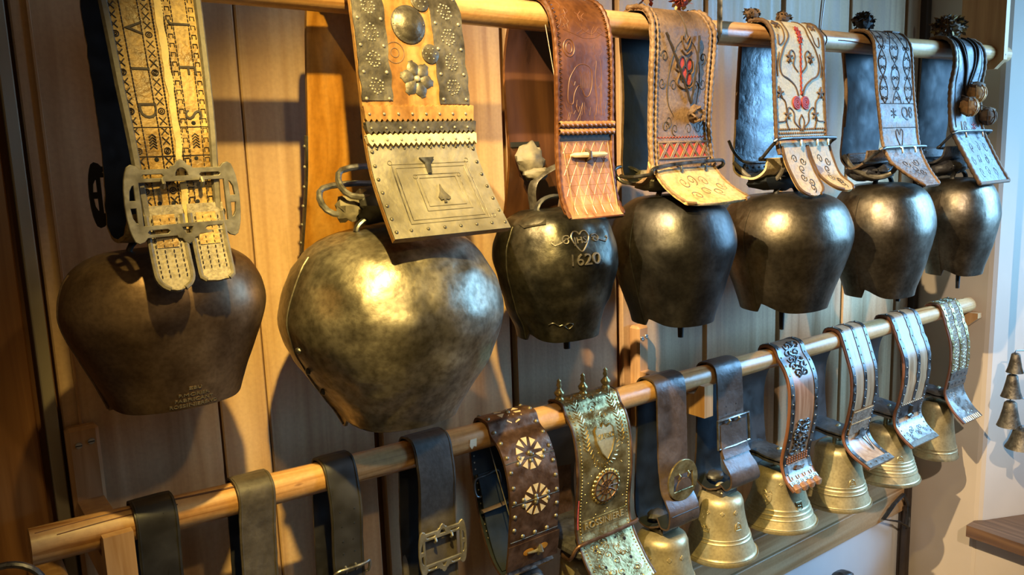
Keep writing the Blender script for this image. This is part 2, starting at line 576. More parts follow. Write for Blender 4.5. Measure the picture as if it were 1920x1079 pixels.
def circ(cx, cy, r, n=16, ry=None, a0=0, a1=360):
    ry = r if ry is None else ry
    return [(cx + r * math.cos(math.radians(a0 + (a1 - a0) * k / n)), cy + ry * math.sin(math.radians(a0 + (a1 - a0) * k / n))) for k in range(n + (0 if abs(a1 - a0) == 360 else 1))]


def spiral(cx, cy, r0, r1, a0, turns, n=22):
    out = []
    for k in range(n + 1):
        t = k / n
        r = r0 + (r1 - r0) * t
        a = math.radians(a0) + 2 * math.pi * turns * t
        out.append((cx + r * math.cos(a), cy + r * math.sin(a)))
    return out


class Strap:
    """A stiff band running over a pole: front path (top to tip) and back path (top to bottom) in the y-z plane,
    with left and right edges in x."""

    def __init__(s, front, back, xl, xr, t=0.006, edges=None, tip=0.0):
        s.F = cat(front, 10)
        s.B = cat(back, 10)
        s.vF = np.concatenate([[0], np.cumsum(np.linalg.norm(np.diff(s.F, axis=0), axis=1))])
        s.vB = np.concatenate([[0], np.cumsum(np.linalg.norm(np.diff(s.B, axis=0), axis=1))])
        s.L = s.vF[-1]
        s.xl, s.xr, s.t, s.tip = xl, xr, t, tip
        s.edges = edges          # list of (z, xl, xr) for the front
        tF = np.gradient(s.F, axis=0)
        tF /= np.linalg.norm(tF, axis=1)[:, None]
        s.nF = np.stack([tF[:, 1], -tF[:, 0]], 1)
        tB = np.gradient(s.B, axis=0)
        tB /= np.linalg.norm(tB, axis=1)[:, None]
        s.nB = np.stack([-tB[:, 1], tB[:, 0]], 1)

    def yz(s, v):
        if v >= 0:
            return np.array([np.interp(v, s.vF, s.F[:, 0]), np.interp(v, s.vF, s.F[:, 1])])
        return np.array([np.interp(-v, s.vB, s.B[:, 0]), np.interp(-v, s.vB, s.B[:, 1])])

    def n2(s, v):
        a, b, c = (s.vF, s.nF, v) if v >= 0 else (s.vB, s.nB, -v)
        n = np.array([np.interp(c, a, b[:, 0]), np.interp(c, a, b[:, 1])])
        return n / np.linalg.norm(n)

    def ed(s, v):
        xl, xr = s.xl, s.xr
        if s.edges and v >= 0:
            z = s.yz(v)[1]
            e = sorted(s.edges)
            xl = np.interp(z, [q[0] for q in e], [q[1] for q in e])
            xr = np.interp(z, [q[0] for q in e], [q[2] for q in e])
        if s.tip and v > s.L - s.tip:
            k = (v - (s.L - s.tip)) / s.tip
            q = 1 - (1 - math.sqrt(max(0, 1 - k ** 2.6))) * 1.0
            q = max(q, 0.12)
            c = (xl + xr) / 2
            xl, xr = c + (xl - c) * q, c + (xr - c) * q
        return xl, xr

    def P(s, x, v, h=0.0):
        y, z = s.yz(v)
        n = s.n2(v)
        h = h + s.t / 2
        return np.array([x, y + n[0] * h, z + n[1] * h])

    def N(s, v):
        n = s.n2(v)
        return np.array([0, n[0], n[1]])

    def X(s, u, v):
        xl, xr = s.ed(v)
        return (xl + xr) / 2 + u * (xr - xl) / 2

    def U(s, u, v, h=0.0):
        return s.P(s.X(u, v), v, h)

    def vz(s, z):
        i = int(np.argmax(s.F[:, 1] < z)) if (s.F[:, 1] < z).any() else len(s.F) - 1
        return s.vF[i]

    def hit(s, px, py):
        """point of the front face met by a sight line: returns (x, v)"""
        d = ray(px, py)
        best = None
        for i in range(len(s.F) - 1):
            a, b = s.F[i], s.F[i + 1]
            m = np.array([[d[1], -(b - a)[0]], [d[2], -(b - a)[1]]])
            if abs(np.linalg.det(m)) < 1e-9:
                continue
            t, k = np.linalg.solve(m, a - CAMP[1:])
            if -0.001 <= k <= 1.001 and (best is None or t < best[0]):
                best = (t, s.vF[i] + k * (s.vF[i + 1] - s.vF[i]))
        if best is None:
            return (s.xl + s.xr) / 2, s.L * 0.98
        return CAMP[0] + d[0] * best[0], best[1]

    def ribbon(s, mb, nu=6, v0=None, v1=None, mis=(0, 1), wob=0.0):
        v1 = s.L if v1 is None else v1
        v0 = -s.vB[-1] if v0 is None else v0
        vs = np.unique(np.concatenate([-s.vB[::-1], s.vF, [v0, v1], np.linspace(s.L - s.tip, s.L, 8) if s.tip else []]))
        vs = [v for v in vs if v0 - 1e-9 <= v <= v1 + 1e-9]
        vs = [v for i, v in enumerate(vs) if i == 0 or v - vs[i - 1] > 1e-4]
        rows = []
        for v in vs:
            xl, xr = s.ed(v)
            y, z = s.yz(v)
            n = s.n2(v)
            row = []
            for sg in (1, -1):
                for k in range(nu + 1):
                    q = k / nu
                    x = xl + (xr - xl) * (q if sg > 0 else 1 - q)
                    if wob and k in (0, nu):
                        x += wob * noise.noise(Vector((x * 30, v * 70, 3)))
                    hh = sg * s.t / 2 * (0.75 if k in (0, nu) else 1)
                    if wob:
                        hh += wob * 0.6 * noise.noise(Vector((x * 45, v * 45, 1.7)))
                    row.append((x, y + n[0] * hh, z + n[1] * hh))
            rows.append(row)
        m = 2 * (nu + 1)
        V = [p for r in rows for p in r]
        for lo, hi, mi in ((0, nu, mis[0]), (nu, nu + 1, mis[0]), (nu + 1, m - 1, mis[1]), (m - 1, m, mis[0])):
            o = len(mb.v)
            fs = []
            for i in range(len(rows) - 1):
                for k in range(lo, hi):
                    l = (k + 1) % m
                    fs.append((i * m + k, i * m + l, (i + 1) * m + l, (i + 1) * m + k))
            if lo == 0:
                mb.add(V, fs, mi)
                base = o
            else:
                mb.f.extend([tuple(j + base for j in f) for f in fs])
                mb.m.extend([mi] * len(fs))
        last = (len(rows) - 1) * m
        mb.f.extend([tuple(base + k for k in range(m)), tuple(base + last + k for k in range(m - 1, -1, -1))])
        mb.m.extend([mis[0]] * 2)

    def patch(s, mb, u0, u1, v0, v1, th=0.0012, h=0.0, nv=None, nu=3, wavy=0.0):
        """thin sheet following the band"""
        nv = nv or max(2, int(abs(v1 - v0) / 0.006))
        V, F = [], []
        for i in range(nv + 1):
            v = v0 + (v1 - v0) * i / nv
            for top in (1, 0):
                for k in range(nu + 1):
                    u = u0 + (u1 - u0) * k / nu
                    if wavy and k in (0, nu):
                        u += wavy * noise.noise(Vector((v * 60, k * 3.1, v0)))
                    V.append(s.U(u, v, h + th * top))
        m = 2 * (nu + 1)
        for i in range(nv):
            for k in range(nu):
                a, b = i * m + k, (i + 1) * m + k
                F += [(a, a + 1, b + 1, b), (a + nu + 1, b + nu + 1, b + nu + 2, a + nu + 2)]
            for k in (0, nu):
                a, b = i * m + k, (i + 1) * m + k
                F.append((a, b, b + nu + 1, a + nu + 1))
        for i in (0, nv):
            for k in range(nu):
                a = i * m + k
                F.append((a, a + nu + 1, a + nu + 2, a + 1))
        mb.add(V, F)

    def line(s, mb, pts, r=0.0012, h=0.0, seg=5, v0=None, v1=None, smooth=0, closed=False):
        """pts in (u, q): u across -1..1, q from v0 to v1"""
        p = np.array(pts, float)
        if smooth:
            p = cat(p, smooth)
        v0 = 0 if v0 is None else v0
        v1 = s.L if v1 is None else v1
        mb.tube([s.U(u, v0 + (v1 - v0) * q, h) for u, q in p], r, seg, closed)

    def metric(s, mb, pts, cx, cv, r=0.0012, h=0.0, seg=5, closed=False):
        mb.tube([s.P(cx + x, cv - y, h) for x, y in pts], r, seg, closed)

    def sheet(s, mb, vf, cx, cv, h=0.0, rot=0.0):
        v, f = vf
        c, sn = math.cos(rot), math.sin(rot)
        mb.add([s.P(cx + x * c - y * sn, cv - (x * sn + y * c), h + z) for x, y, z in v], f)

    def stud(s, mb, u, v, r=0.003, hh=0.002, h=0.0, seg=7):
        mb.dome(s.U(u, v, h), s.N(v), r, hh, seg)

    def edge_roll(s, mb, v0, v1, r=0.004, inset=0.0, braid=0.0, h=-0.001, seg=6, sides=(-1, 1), step=0.004):
        for sd in sides:
            n = max(4, int((v1 - v0) / step))
            pts, rr = [], []
            for i in range(n + 1):
                v = v0 + (v1 - v0) * i / n
                xl, xr = s.ed(v)
                x = (xl + inset) if sd < 0 else (xr - inset)
                pts.append(s.P(x, v, h))
                rr.append(r * (1 + braid * math.sin(i * 2.1)))
            mb.tube(pts, rr, seg)

    def dashes(s, mb, u, v0, v1, step=0.006, ln=0.55, r=0.0008, h=0.0):
        n = max(1, int(abs(v1 - v0) / step))
        for i in range(n):
            a = v0 + (v1 - v0) * i / n
            b = a + (v1 - v0) / n * ln
            mb.tube([s.U(u, a, h), s.U(u, (a + b) / 2, h + r * 0.8), s.U(u, b, h)], r, 4)


class Bell:
    """Forged two-sheet cowbell: oval section, wide shoulder, narrower mouth."""

    def __init__(s, c, a, b, zt, zm, prof, n=2.25, rise=0.018, amp=0.002, fr=14.0, seed=0.0):
        s.c, s.a, s.b, s.zt, s.zm, s.n, s.rise, s.amp, s.fr, s.seed = c, a, b, zt, zm, n, rise, amp, fr, seed
        s.prof = cat(prof, 7)         # (width fraction, height fraction from the top)
        s.prof[:, 0] = np.clip(s.prof[:, 0], 0.0, 1.05)

    def raw(s, th, w, zf, h=0.0, rim=0.0):
        cth, sth = math.cos(th), math.sin(th)
        e = 2.0 / s.n
        x = s.a * w * math.copysign(abs(cth) ** e, cth)
        y = s.b * w * math.copysign(abs(sth) ** e, sth)
        z = s.zt + (s.zm - s.zt) * zf + rim
        k = noise.noise(Vector((x * s.fr, y * s.fr, z * s.fr + s.seed))) + 0.5 * noise.noise(Vector((x * s.fr * 2.7, y * s.fr * 2.7, z * s.fr * 2.7 + s.seed)))
        r = math.hypot(x, y) + 1e-9
        g = (s.amp * k * min(1, w * 2) + h) / r
        return np.array([s.c[0] + x * (1 + g), s.c[1] + y * (1 + g), z + (s.amp * k * 0.7 if zf < 0.2 else 0)])

    def rim(s, th):
        """the front sheet is cut back beside the side seams, the back sheet keeps its corner"""
        if math.sin(th) >= -1e-6:
            return 0.0
        d = math.degrees(abs((th + math.pi / 2) % math.pi - math.pi / 2))
        return s.rise * math.exp(-(d / 26.0) ** 2)

    def pt(s, th, z, h=0.0):
        zf = (z - s.zt) / (s.zm - s.zt)
        zs, ws = s.prof[:, 1], s.prof[:, 0]
        return s.raw(th, float(np.interp(zf, zs, ws)), zf, h)

    def body(s, mb, seg=88):
        V, F = [], []
        rows = len(s.prof)
        for inner in (0, 1):
            for i, (w, zf) in enumerate(s.prof):
                fall = max(0.0, (zf - 0.55) / 0.45) ** 2
                for k in range(seg):
                    th = 2 * math.pi * k / seg
                    p = s.raw(th, w, zf, -0.004 * inner * (1 if w > 0.1 else 0), s.rim(th) * fall)
                    if inner:
                        p[2] -= 0.004 * (1 - zf)
                    V.append(p)
        for inner in (0, 1):
            o = inner * rows * seg
            for i in range(rows - 1):
                for k in range(seg):
                    l = (k + 1) % seg
                    q = (o + i * seg + k, o + i * seg + l, o + (i + 1) * seg + l, o + (i + 1) * seg + k)
                    F.append(q[::-1] if not inner else q)
        a, b = (rows - 1) * seg, rows * seg + (rows - 1) * seg
        for k in range(seg):
            l = (k + 1) % seg
            F.append((a + k, b + k, b + l, a + l))
        mb.add(V, F)

    def seam(s, mb, r=0.003):
        for th in (0.0, math.pi):
            mb.tube([s.pt(th, s.zt + (s.zm - s.zt) * t, 0.0) for t in np.linspace(0.12, 0.985, 26)], r, 6)

    def local(s, th0, dx, z):
        p0 = s.pt(th0, z)
        rad = max(0.02, math.hypot(p0[0] - s.c[0], p0[1] - s.c[1]))
        return th0 + dx / rad

    def line(s, mb, pts, th0, z0, r=0.0016, h=0.0005, seg=5, closed=False):
        mb.tube([s.pt(s.local(th0, x, z0 + y), z0 + y, h) for x, y in pts], r, seg, closed)

    def sheet(s, mb, vf, th0, z0, h=0.0):
        v, f = vf
        mb.add([s.pt(s.local(th0, x, z0 + y), z0 + y, h + z) for x, y, z in v], f)


PROF_ROUND = [(0.0, 0.0), (0.28, 0.004), (0.50, 0.03), (0.70, 0.09), (0.86, 0.19), (0.97, 0.33), (1.0, 0.46), (0.93, 0.62), (0.79, 0.77), (0.64, 0.90), (0.55, 1.0)]
PROF_TAPER = [(0.0, 0.0), (0.34, 0.004), (0.58, 0.025), (0.79, 0.09), (0.92, 0.20), (0.99, 0.33), (0.99, 0.44), (0.91, 0.60), (0.80, 0.78), (0.70, 0.92), (0.66, 1.0)]
PROF_BROAD = [(0.0, 0.0), (0.40, 0.004), (0.64, 0.03), (0.83, 0.10), (0.95, 0.22), (1.0, 0.36), (0.97, 0.48), (0.88, 0.63), (0.77, 0.80), (0.70, 0.92), (0.66, 1.0)]

# ------------------------------------------------------------------ the setting
UY, UZ, UR = -0.24, 1.801, 0.0215
LY, LR = -0.172, 0.0225


def lz(x):
    return float(np.interp(x, [0.05, 0.45, 1.1, 1.95, 2.43], [1.149, 1.137, 1.127, 1.122, 1.116]))


def struct(name, mb, mats, parent=None, **kw):
    o = mb.build(name, mats, parent, **kw)
    if not parent:
        o['kind'] = 'structure'
    return o


mb = MB()
mb.box((-1.6, 0.018, 0.42), (2.50, 0.05, 2.6))
wall_back = struct('wall_back', mb, 'shaded_backing', smooth=False)
gaps = [0.1415, 0.3585, 0.4345, 0.627, 0.931, 1.219, 1.495, 1.779, 2.070, 2.352, 2.452]
for i in range(len(gaps) - 1):
    a, b = gaps[i], gaps[i + 1]
    thin = 0.0015
    wide = 0.0075
    ga = thin if i in (0, 1, 2) else wide
    gb = thin if i in (0, 1) else wide
    mb = MB()
    y = -0.0 if i % 2 else 0.0015
    mb.box((a + ga, y, 0.55 if b > 0.9 else 0.42), (b - gb, 0.018, 2.6), 0.002)
    mb.build('plank', 'pine_plank', wall_back)
mb = MB()
mb.box((0.1215, -0.006, 0.3), (0.1375, 0.018, 2.6), 0.0015)
mb.build('cover_strip', 'grey_strip', wall_back)
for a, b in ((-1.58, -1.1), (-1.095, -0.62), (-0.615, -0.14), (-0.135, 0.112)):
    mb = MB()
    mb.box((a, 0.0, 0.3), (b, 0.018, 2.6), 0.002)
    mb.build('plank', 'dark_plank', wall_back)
mb = MB()
mb.box((0.1625, -0.0025, 1.16), (0.1665, 0.004, 2.6), 0.0006)
mb.build('bead', 'bracket_wood', wall_back)
for k, (z0, z1, y) in enumerate(((0.432, 0.506, -0.016), (0.509, 0.574, -0.012), (0.577, 0.66, -0.004))):
    mb = MB()
    mb.box((0.94, y, z0), (2.44, 0.018, z1), 0.002)
    mb.build('rail', 'pine_rail', wall_back)

mb = MB()
mb.box((-1.6, 0.002, 0.0), (2.50, 0.06, 0.431))
struct('wall_base', mb, 'white_plaster', smooth=False)
mb = MB()
mb.box((-1.6, -2.6, -0.05), (3.1, 0.06, 0.0))
struct('floor', mb, 'floor_boards', smooth=False)


def prism(mb, poly, z0, z1):
    n = len(poly)
    v = [(x, y, z0) for x, y in poly] + [(x, y, z1) for x, y in poly]
    f = [tuple(range(n))[::-1], tuple(range(n, 2 * n))] + [(i, (i + 1) % n, n + (i + 1) % n, n + i) for i in range(n)]
    mb.add(v, f)


mb = MB()
prism(mb, [(2.452, 0.06), (2.452, -0.215), (2.456, -0.226), (2.464, -0.235), (3.05, -0.50), (3.05, 0.06)], 0.0, 2.6)
struct('wall_right', mb, 'plaster', smooth=False)
mb = MB()
prism(mb, [(2.4535, -0.226), (2.4535, -1.9), (3.05, -1.9), (3.05, -0.49)], 0.0, 0.43)
struct('wall_niche', mb, 'plaster', smooth=False)
mb = MB()
prism(mb, [(2.392, -0.222), (2.440, -0.222), (2.464, -0.24), (3.04, -0.498), (3.04, -1.9), (2.36, -1.9)], 0.433, 0.468)
sill = struct('window_sill', mb, 'sill_wood', smooth=False)
# window in the outer wall of the niche (source of the daylight)
mb = MB()
for lo, hi in (((2.96, -0.60, 0.47), (3.02, -0.54, 2.3)), ((2.96, -1.76, 0.47), (3.02, -1.70, 2.3)), ((2.96, -1.70, 2.24), (3.02, -0.60, 2.3)),
               ((2.96, -1.70, 0.47), (3.02, -0.60, 0.53)), ((2.97, -1.17, 0.53), (3.01, -1.13, 2.24)), ((2.97, -1.70, 1.4), (3.01, -0.60, 1.43))):
    mb.box(lo, hi, 0.004)
struct('window_1', mb, 'window_white', smooth=False)
mb = MB()
mb.box((2.424, -0.030, 0.0), (2.449, 0.0, 0.66), 0.003)
mb.box((2.424, -0.020, 0.66), (2.449, 0.016, 2.6), 0.003)
struct('trim_1', mb, 'dark_post')

# ------------------------------------------------------------------ poles and brackets


def pole(name, label, pts, r, seed):
    p = cat(pts, 14)
    rr = [r * (1 + 0.05 * noise.noise(Vector((q[0] * 5, seed, 0)))) for q in p]
    root = thing(name, label, 'pole', p[0])
    mb = MB()
    seg = 20
    mb.tube(p, rr, seg)
    V = np.array(mb.v)
    for i, q in enumerate(V):
        k = i % seg
        V[i] = q + (q - p[i // seg]) * 0.05 * noise.noise(Vector((q[0] * 3, math.cos(k / seg * 6.283) * 2, math.sin(k / seg * 6.283) * 2 + seed)))
    mb.v = [tuple(q) for q in V]
    mb.build('shaft', 'pole_wood', root, sharp=50)
    return root, p


up, upp = pole('hanging_pole', 'long round peeled wooden pole carrying the seven big cowbells along the top',
               [(-0.12, UY, UZ + 0.008), (0.5, UY, UZ + 0.006), (1.0, UY, UZ), (1.7, UY, UZ + 0.002), (2.415, UY + 0.004, UZ + 0.006)], UR, 1.0)
lo, lop = pole('hanging_pole', 'long round wooden pole carrying the lower row of strapped bells',
               [(0.072, LY, lz(0.05)), (0.45, LY, lz(0.45)), (1.1, LY, lz(1.1)), (1.95, LY, lz(1.95)), (2.435, LY, lz(2.43))], LR, 5.0)
mb = MB()
for x0, x1, ang, rr in ((0.078, 0.33, 112, 0.0015), (0.10, 0.24, 135, 0.001)):
    pts = []
    for x in np.linspace(x0, x1, 24):
        a = math.radians(ang + 5 * math.sin(x * 25))
        pts.append((x, LY + LR * 1.005 * math.cos(a), lz(x) + LR * 1.005 * math.sin(a)))
    mb.tube(pts, rr, 4)
mb.build('crack', 'hoop_edge', lo)
mb = MB()
for x0, x1, ang in ((1.60, 1.79, 185),):
    pts = []
    for x in np.linspace(x0, x1, 20):
        a = math.radians(ang + 4 * math.sin(x * 30))
        pts.append((x, UY + UR * 1.01 * math.cos(a), UZ + 0.002 + UR * 1.01 * math.sin(a)))
    mb.tube(pts, 0.0011, 4)
mb.build('crack', 'hoop_edge', up)
mb = MB()     # two small tape tags
vf = fill2d([[(-0.007, 0.008), (0.006, 0.008), (0.005, -0.006), (0.0, -0.004), (-0.004, -0.009), (-0.008, -0.002)]], 0.0003)
mb.add([(0.700 + x, LY - 0.0225 - z, lz(0.72) - 0.002 + y) for x, y, z in vf[0]], vf[1])
mb.build('tape_tag', 'pale_tape', lo)


def bracket(label, x0, x1, zt, zb, y, armz, reach, nub):
    root = thing('wall_bracket', label, 'bracket', ((x0 + x1) / 2, 0, zb), 'brackets of the lower pole')
    mb = MB()
    mb.box((x0, y, zb), (x1, -0.002, zt), 0.005)
    mb.build('post', 'bracket_wood', root)
    mb = MB()
    # arm with a raised nose in front of the pole
    prof = [(y, armz), (LY + 0.028, armz), (LY + 0.012, armz - 0.018), (LY - 0.012, armz - 0.018), (LY - LR - 0.004, armz + nub), (reach, armz + nub), (reach, armz - 0.062), (y, armz - 0.062)]
    xa, xb = x0 + 0.004, x1 - 0.004
    n = len(prof)
    mb.add([(xa, *p) for p in prof] + [(xb, *p) for p in prof],
           [tuple(range(n)), tuple(range(2 * n - 1, n - 1, -1))] + [(i, n + i, n + (i + 1) % n, (i + 1) % n) for i in range(n)])
    mb.build('arm', 'bracket_wood', root, smooth=False)
    for k in (0, 1):
        mb = MB()
        cx = x0 + (x1 - x0) * (0.34, 0.72)[k]
        cz = zt - (0.026, 0.023)[k]
        mb.lathe([(0.0, 0.002), (0.004, 0.002), (0.0048, 0.0)], (cx, y, cz), 14, axis=((1, 0, 0), (0, 0, 1), (0, -1, 0)))
        sc = mb.build('screw', 'zinc', root)
        mb = MB()
        mb.box((cx - 0.0042, y - 0.0024, cz - 0.0006), (cx + 0.0042, y - 0.0019, cz + 0.0006))
        mb.build('slot', 'black_hole', sc, smooth=False)
    return root


bracket('wooden bracket with two screws holding the left end of the lower pole', 0.1415, 0.184, 1.241, 0.90, -0.022, lz(0.15) - LR + 0.012, -0.212, 0.016)
bracket('wooden bracket with two screws below the fourth big cowbell', 1.241, 1.275, 1.215, 0.985, -0.032, lz(1.25) - LR + 0.012, -0.212, 0.004)

# end bracket of the lower pole and end board of the upper pole
root = thing('pole_rest', 'small pale wooden rest under the right end of the lower pole', 'bracket', (2.40, LY, 1.05))
mb = MB()
prof = [(-0.13, 1.095), (-0.205, 1.095), (-0.205, 1.08), (-0.15, 1.03), (-0.13, 1.03)]
n = len(prof)
mb.add([(2.425, *p) for p in prof] + [(2.45, *p) for p in prof], [tuple(range(n)), tuple(range(2 * n - 1, n - 1, -1))] + [(i, n + i, n + (i + 1) % n, (i + 1) % n) for i in range(n)])
mb.build('block', 'bracket_wood', root, smooth=False)
root = thing('pole_hanger_board', 'orange wooden board with cut corner carrying the right end of the upper pole', 'board', (2.335, -0.21, 1.768))
mb = MB()
prof = [(-0.165, 2.6), (-0.276, 2.6), (-0.276, 1.788), (-0.254, 1.766), (-0.165, 1.766)]
mb.add([(2.322, *p) for p in prof] + [(2.342, *p) for p in prof], [tuple(range(n)), tuple(range(2 * n - 1, n - 1, -1))] + [(i, n + i, n + (i + 1) % n, (i + 1) % n) for i in range(n)])
mb.build('board', 'bracket_wood', root, smooth=False)
mb = MB()
mb.dome((2.332, -0.2762, 1.80), (0, -1, 0), 0.002, 0.0005, 8)
mb.build('nail', 'dark_iron', root)

hk = thing('ceiling_hook', 'dark flat iron hook coming down from above around the upper pole', 'hook', (1.216, UY, UZ - UR))
mb = MB()
pts = [(1.217, UY - 0.030, 2.6), (1.216, UY - 0.029, 2.0), (1.215, UY - 0.029, UZ + 0.01)]
pts += [(1.214, UY + 0.029 * math.cos(math.radians(a)), UZ + 0.029 * math.sin(math.radians(a))) for a in (185, 210, 240, 270, 300, 330)]
mb.tube(cat(pts, 5), 0.006, 8, flat=0.35)
mb.build('hook_band', 'dark_iron', hk)
w = thing('suspension_wire', 'thin wire loop tied round the upper pole beside the cream strap', 'wire', (1.56, UY, UZ))
mb = MB()
ptw = [(1.66, UY, 2.6), (1.545, UY - 0.012, UZ + 0.023), (1.552, UY - 0.026, UZ), (1.560, UY, UZ - 0.025), (1.567, UY + 0.024, UZ), (1.570, UY, UZ + 0.026), (1.70, UY, 2.6)]
mb.tube(ptw[:1] + list(map(tuple, cat(ptw[1:-1], 5))) + ptw[-1:], 0.0014, 5)
mb.build('wire_loop', 'dark_iron', w)

# ------------------------------------------------------------------ upper row: big forged cowbells
GU = 'big cowbells on the upper pole'


def bell_parts(root, B, m, clap=0.03, cr=0.008, cx=0.0, cy=-0.02, hs=0.035, hh=0.022):
    mb = MB()
    B.body(mb)
    body = mb.build('bell_body', m, root, sharp=60)
    mb = MB()
    B.seam(mb, 0.0016)
    mb.build('seam', m, body)
    mb = MB()       # iron eye on the crown
    x, y = B.c
    pts = [(x + hs * math.cos(a), y, B.zt - 0.004 + hh * math.sin(a)) for a in np.linspace(math.pi, 0, 15)]
    mb.tube(pts, 0.006, 8, flat=0.6)
    mb.build('crown_eye', 'dark_iron', root)
    mb = MB()       # clapper
    zc = B.zm - clap
    mb.tube([(x, y, B.zt - 0.02), (x + cx * 0.6, y + cy * 0.6, (B.zt + zc) / 2), (x + cx, y + cy, zc + 0.035), (x + cx, y + cy, zc)], [0.004, 0.004, cr, cr * 0.85], 10)
    mb.build('clapper', 'clapper_iron', root)
    return body


def rods(root, pts, name='buckle_wire', r=0.0028, m='dark_iron', closed=True, sm=4, seg=8):
    mb = MB()
    p = np.array(pts, float)
    if sm:
        q = cat(np.vstack([p[-1:], p, p[:2]]), sm)[sm:-sm * 1 - 1] if closed else cat(p, sm)
    else:
        q = p
    mb.tube(q, r, seg, closed)
    return mb.build(name, m, root)


def rect_loop(x0, x1, ya, za, yb, zb, c=0.006):
    """rounded four-sided wire, front bar at (ya, za), rear bar at (yb, zb)"""
    d = np.array([yb - ya, zb - za])
    d = d / np.linalg.norm(d) * c
    return [(x0 + c, ya, za), (x1 - c, ya, za), (x1, ya + d[0], za + d[1]), (x1, yb - d[0], zb - d[1]), (x1 - c, yb, zb), (x0 + c, yb, zb), (x0, yb - d[0], zb - d[1]), (x0, ya + d[0], za + d[1])]


def tuft(root, c, r, n, ms, ln=0.018, up=0.6, name='tuft', wd=0.004):
    mb = MB()
    c = np.array(c, float)
    mb.blob(c, (r * 0.8, r * 0.6, r * 0.55), 0.3, 60, 10, 6, 0)
    for i in range(n):
        d = np.array([random.gauss(0, 1), random.gauss(0, 0.8), random.gauss(up, 0.7)])
        d /= np.linalg.norm(d)
        a = c + d * np.array([r, r * 0.7, r * 0.6]) * 0.75
        b = a + d * ln * random.uniform(0.4, 1) + np.array([random.gauss(0, 1), random.gauss(0, 1), -abs(random.gauss(0, 1))]) * ln * 0.25
        sd = np.cross(d, [random.gauss(0, 1), random.gauss(0, 1), random.gauss(0, 1)])
        sd = sd / (np.linalg.norm(sd) + 1e-9) * wd * random.uniform(0.5, 1)
        m = (a + b) / 2 + d * ln * 0.1
        mb.add([a - sd * 0.5, a + sd * 0.5, m + sd, b, m - sd], [(0, 1, 2, 3, 4)], random.randrange(len(ms)))
    return mb.build(name, ms, root, smooth=False, kind='stuff')


def ornate_buckle(root, cx, cz, y, w, h, m, tilt=0.0, yaw=0.0, th=0.0022):
    """flat cast buckle with pierced slots, crescent ends and a small crest; built flat then stood up"""
    W, H = w / 2, h / 2
    q = [(0.70, 0.90), (0.76, 1.0), (0.84, 1.04), (0.90, 0.98), (0.935, 0.84), (0.965, 0.66), (0.988, 0.40), (1.0, 0.0)]
    crest = [(0.20, 0.90), (0.17, 0.97), (0.11, 0.99), (0.07, 1.09), (0.0, 1.15)]
    half = crest[::-1] + q                                   # top centre round to the right end
    out = [(x * W, y * H) for x, y in half] + [(x * W, -y * H) for x, y in half[::-1]] + [(-x * W, -y * H) for x, y in half[1:]] + [(-x * W, y * H) for x, y in half[::-1][1:-1]]

    def slot(x0, x1, y0, y1):
        r = (y1 - y0) / 2
        return [(x0 + r, y0), (x1 - r, y0), (x1, y0 + r), (x1 - r, y1), (x0 + r, y1), (x0, y0 + r)]
    holes = [[(-0.75 * W, -0.60 * H), (0.75 * W, -0.60 * H), (0.75 * W, 0.58 * H), (-0.75 * W, 0.58 * H)]]
    for y0, y1 in ((0.66 * H, 0.79 * H), (-0.84 * H, -0.70 * H)):
        holes += [slot(-0.70 * W, -0.30 * W, y0, y1), slot(0.30 * W, 0.70 * W, y0, y1)]
    holes.append([(0.12 * W * math.cos(a), 0.70 * H + 0.24 * H * math.sin(a)) for a in np.linspace(0, math.pi, 8)])
    holes.append([(-0.11 * W, -0.68 * H), (0.11 * W, -0.68 * H), (0.05 * W, -0.88 * H), (-0.05 * W, -0.88 * H)])
    for sx in (-1, 1):
        for sy in (-1, 1):
            holes.append([(sx * 0.82 * W, sy * 0.09 * H), (sx * 0.93 * W, sy * 0.09 * H), (sx * 0.91 * W, sy * 0.36 * H), (sx * 0.86 * W, sy * 0.50 * H), (sx * 0.82 * W, sy * 0.52 * H)])
    v, f = fill2d([out] + holes, th / 2, 0.0006)
    ct, st = math.cos(tilt), math.sin(tilt)
    cyw, syw = math.cos(yaw), math.sin(yaw)

    def tr(p):
        x, u, z = p
        X, Y, Z = x, -z * ct - u * st * 0, u
        Y, Z = -z * ct + u * st, u * ct + z * st
        return (cx + X * cyw - Y * syw, y + X * syw + Y * cyw, cz + Z)
    mb = MB()
    mb.add([tr(p) for p in v], f)
    bk = mb.build('buckle', m, root, sharp=35)
    mb = MB()
    for sx in (-0.35, 0.33):
        mb.tube([tr((sx * W, 0.64 * H, 0.0035)), tr((sx * W, 0.52 * H, 0.006)), tr((sx * W, 0.40 * H, 0.002))], 0.0022, 8)
    mb.build('prong', m, bk)
    return bk


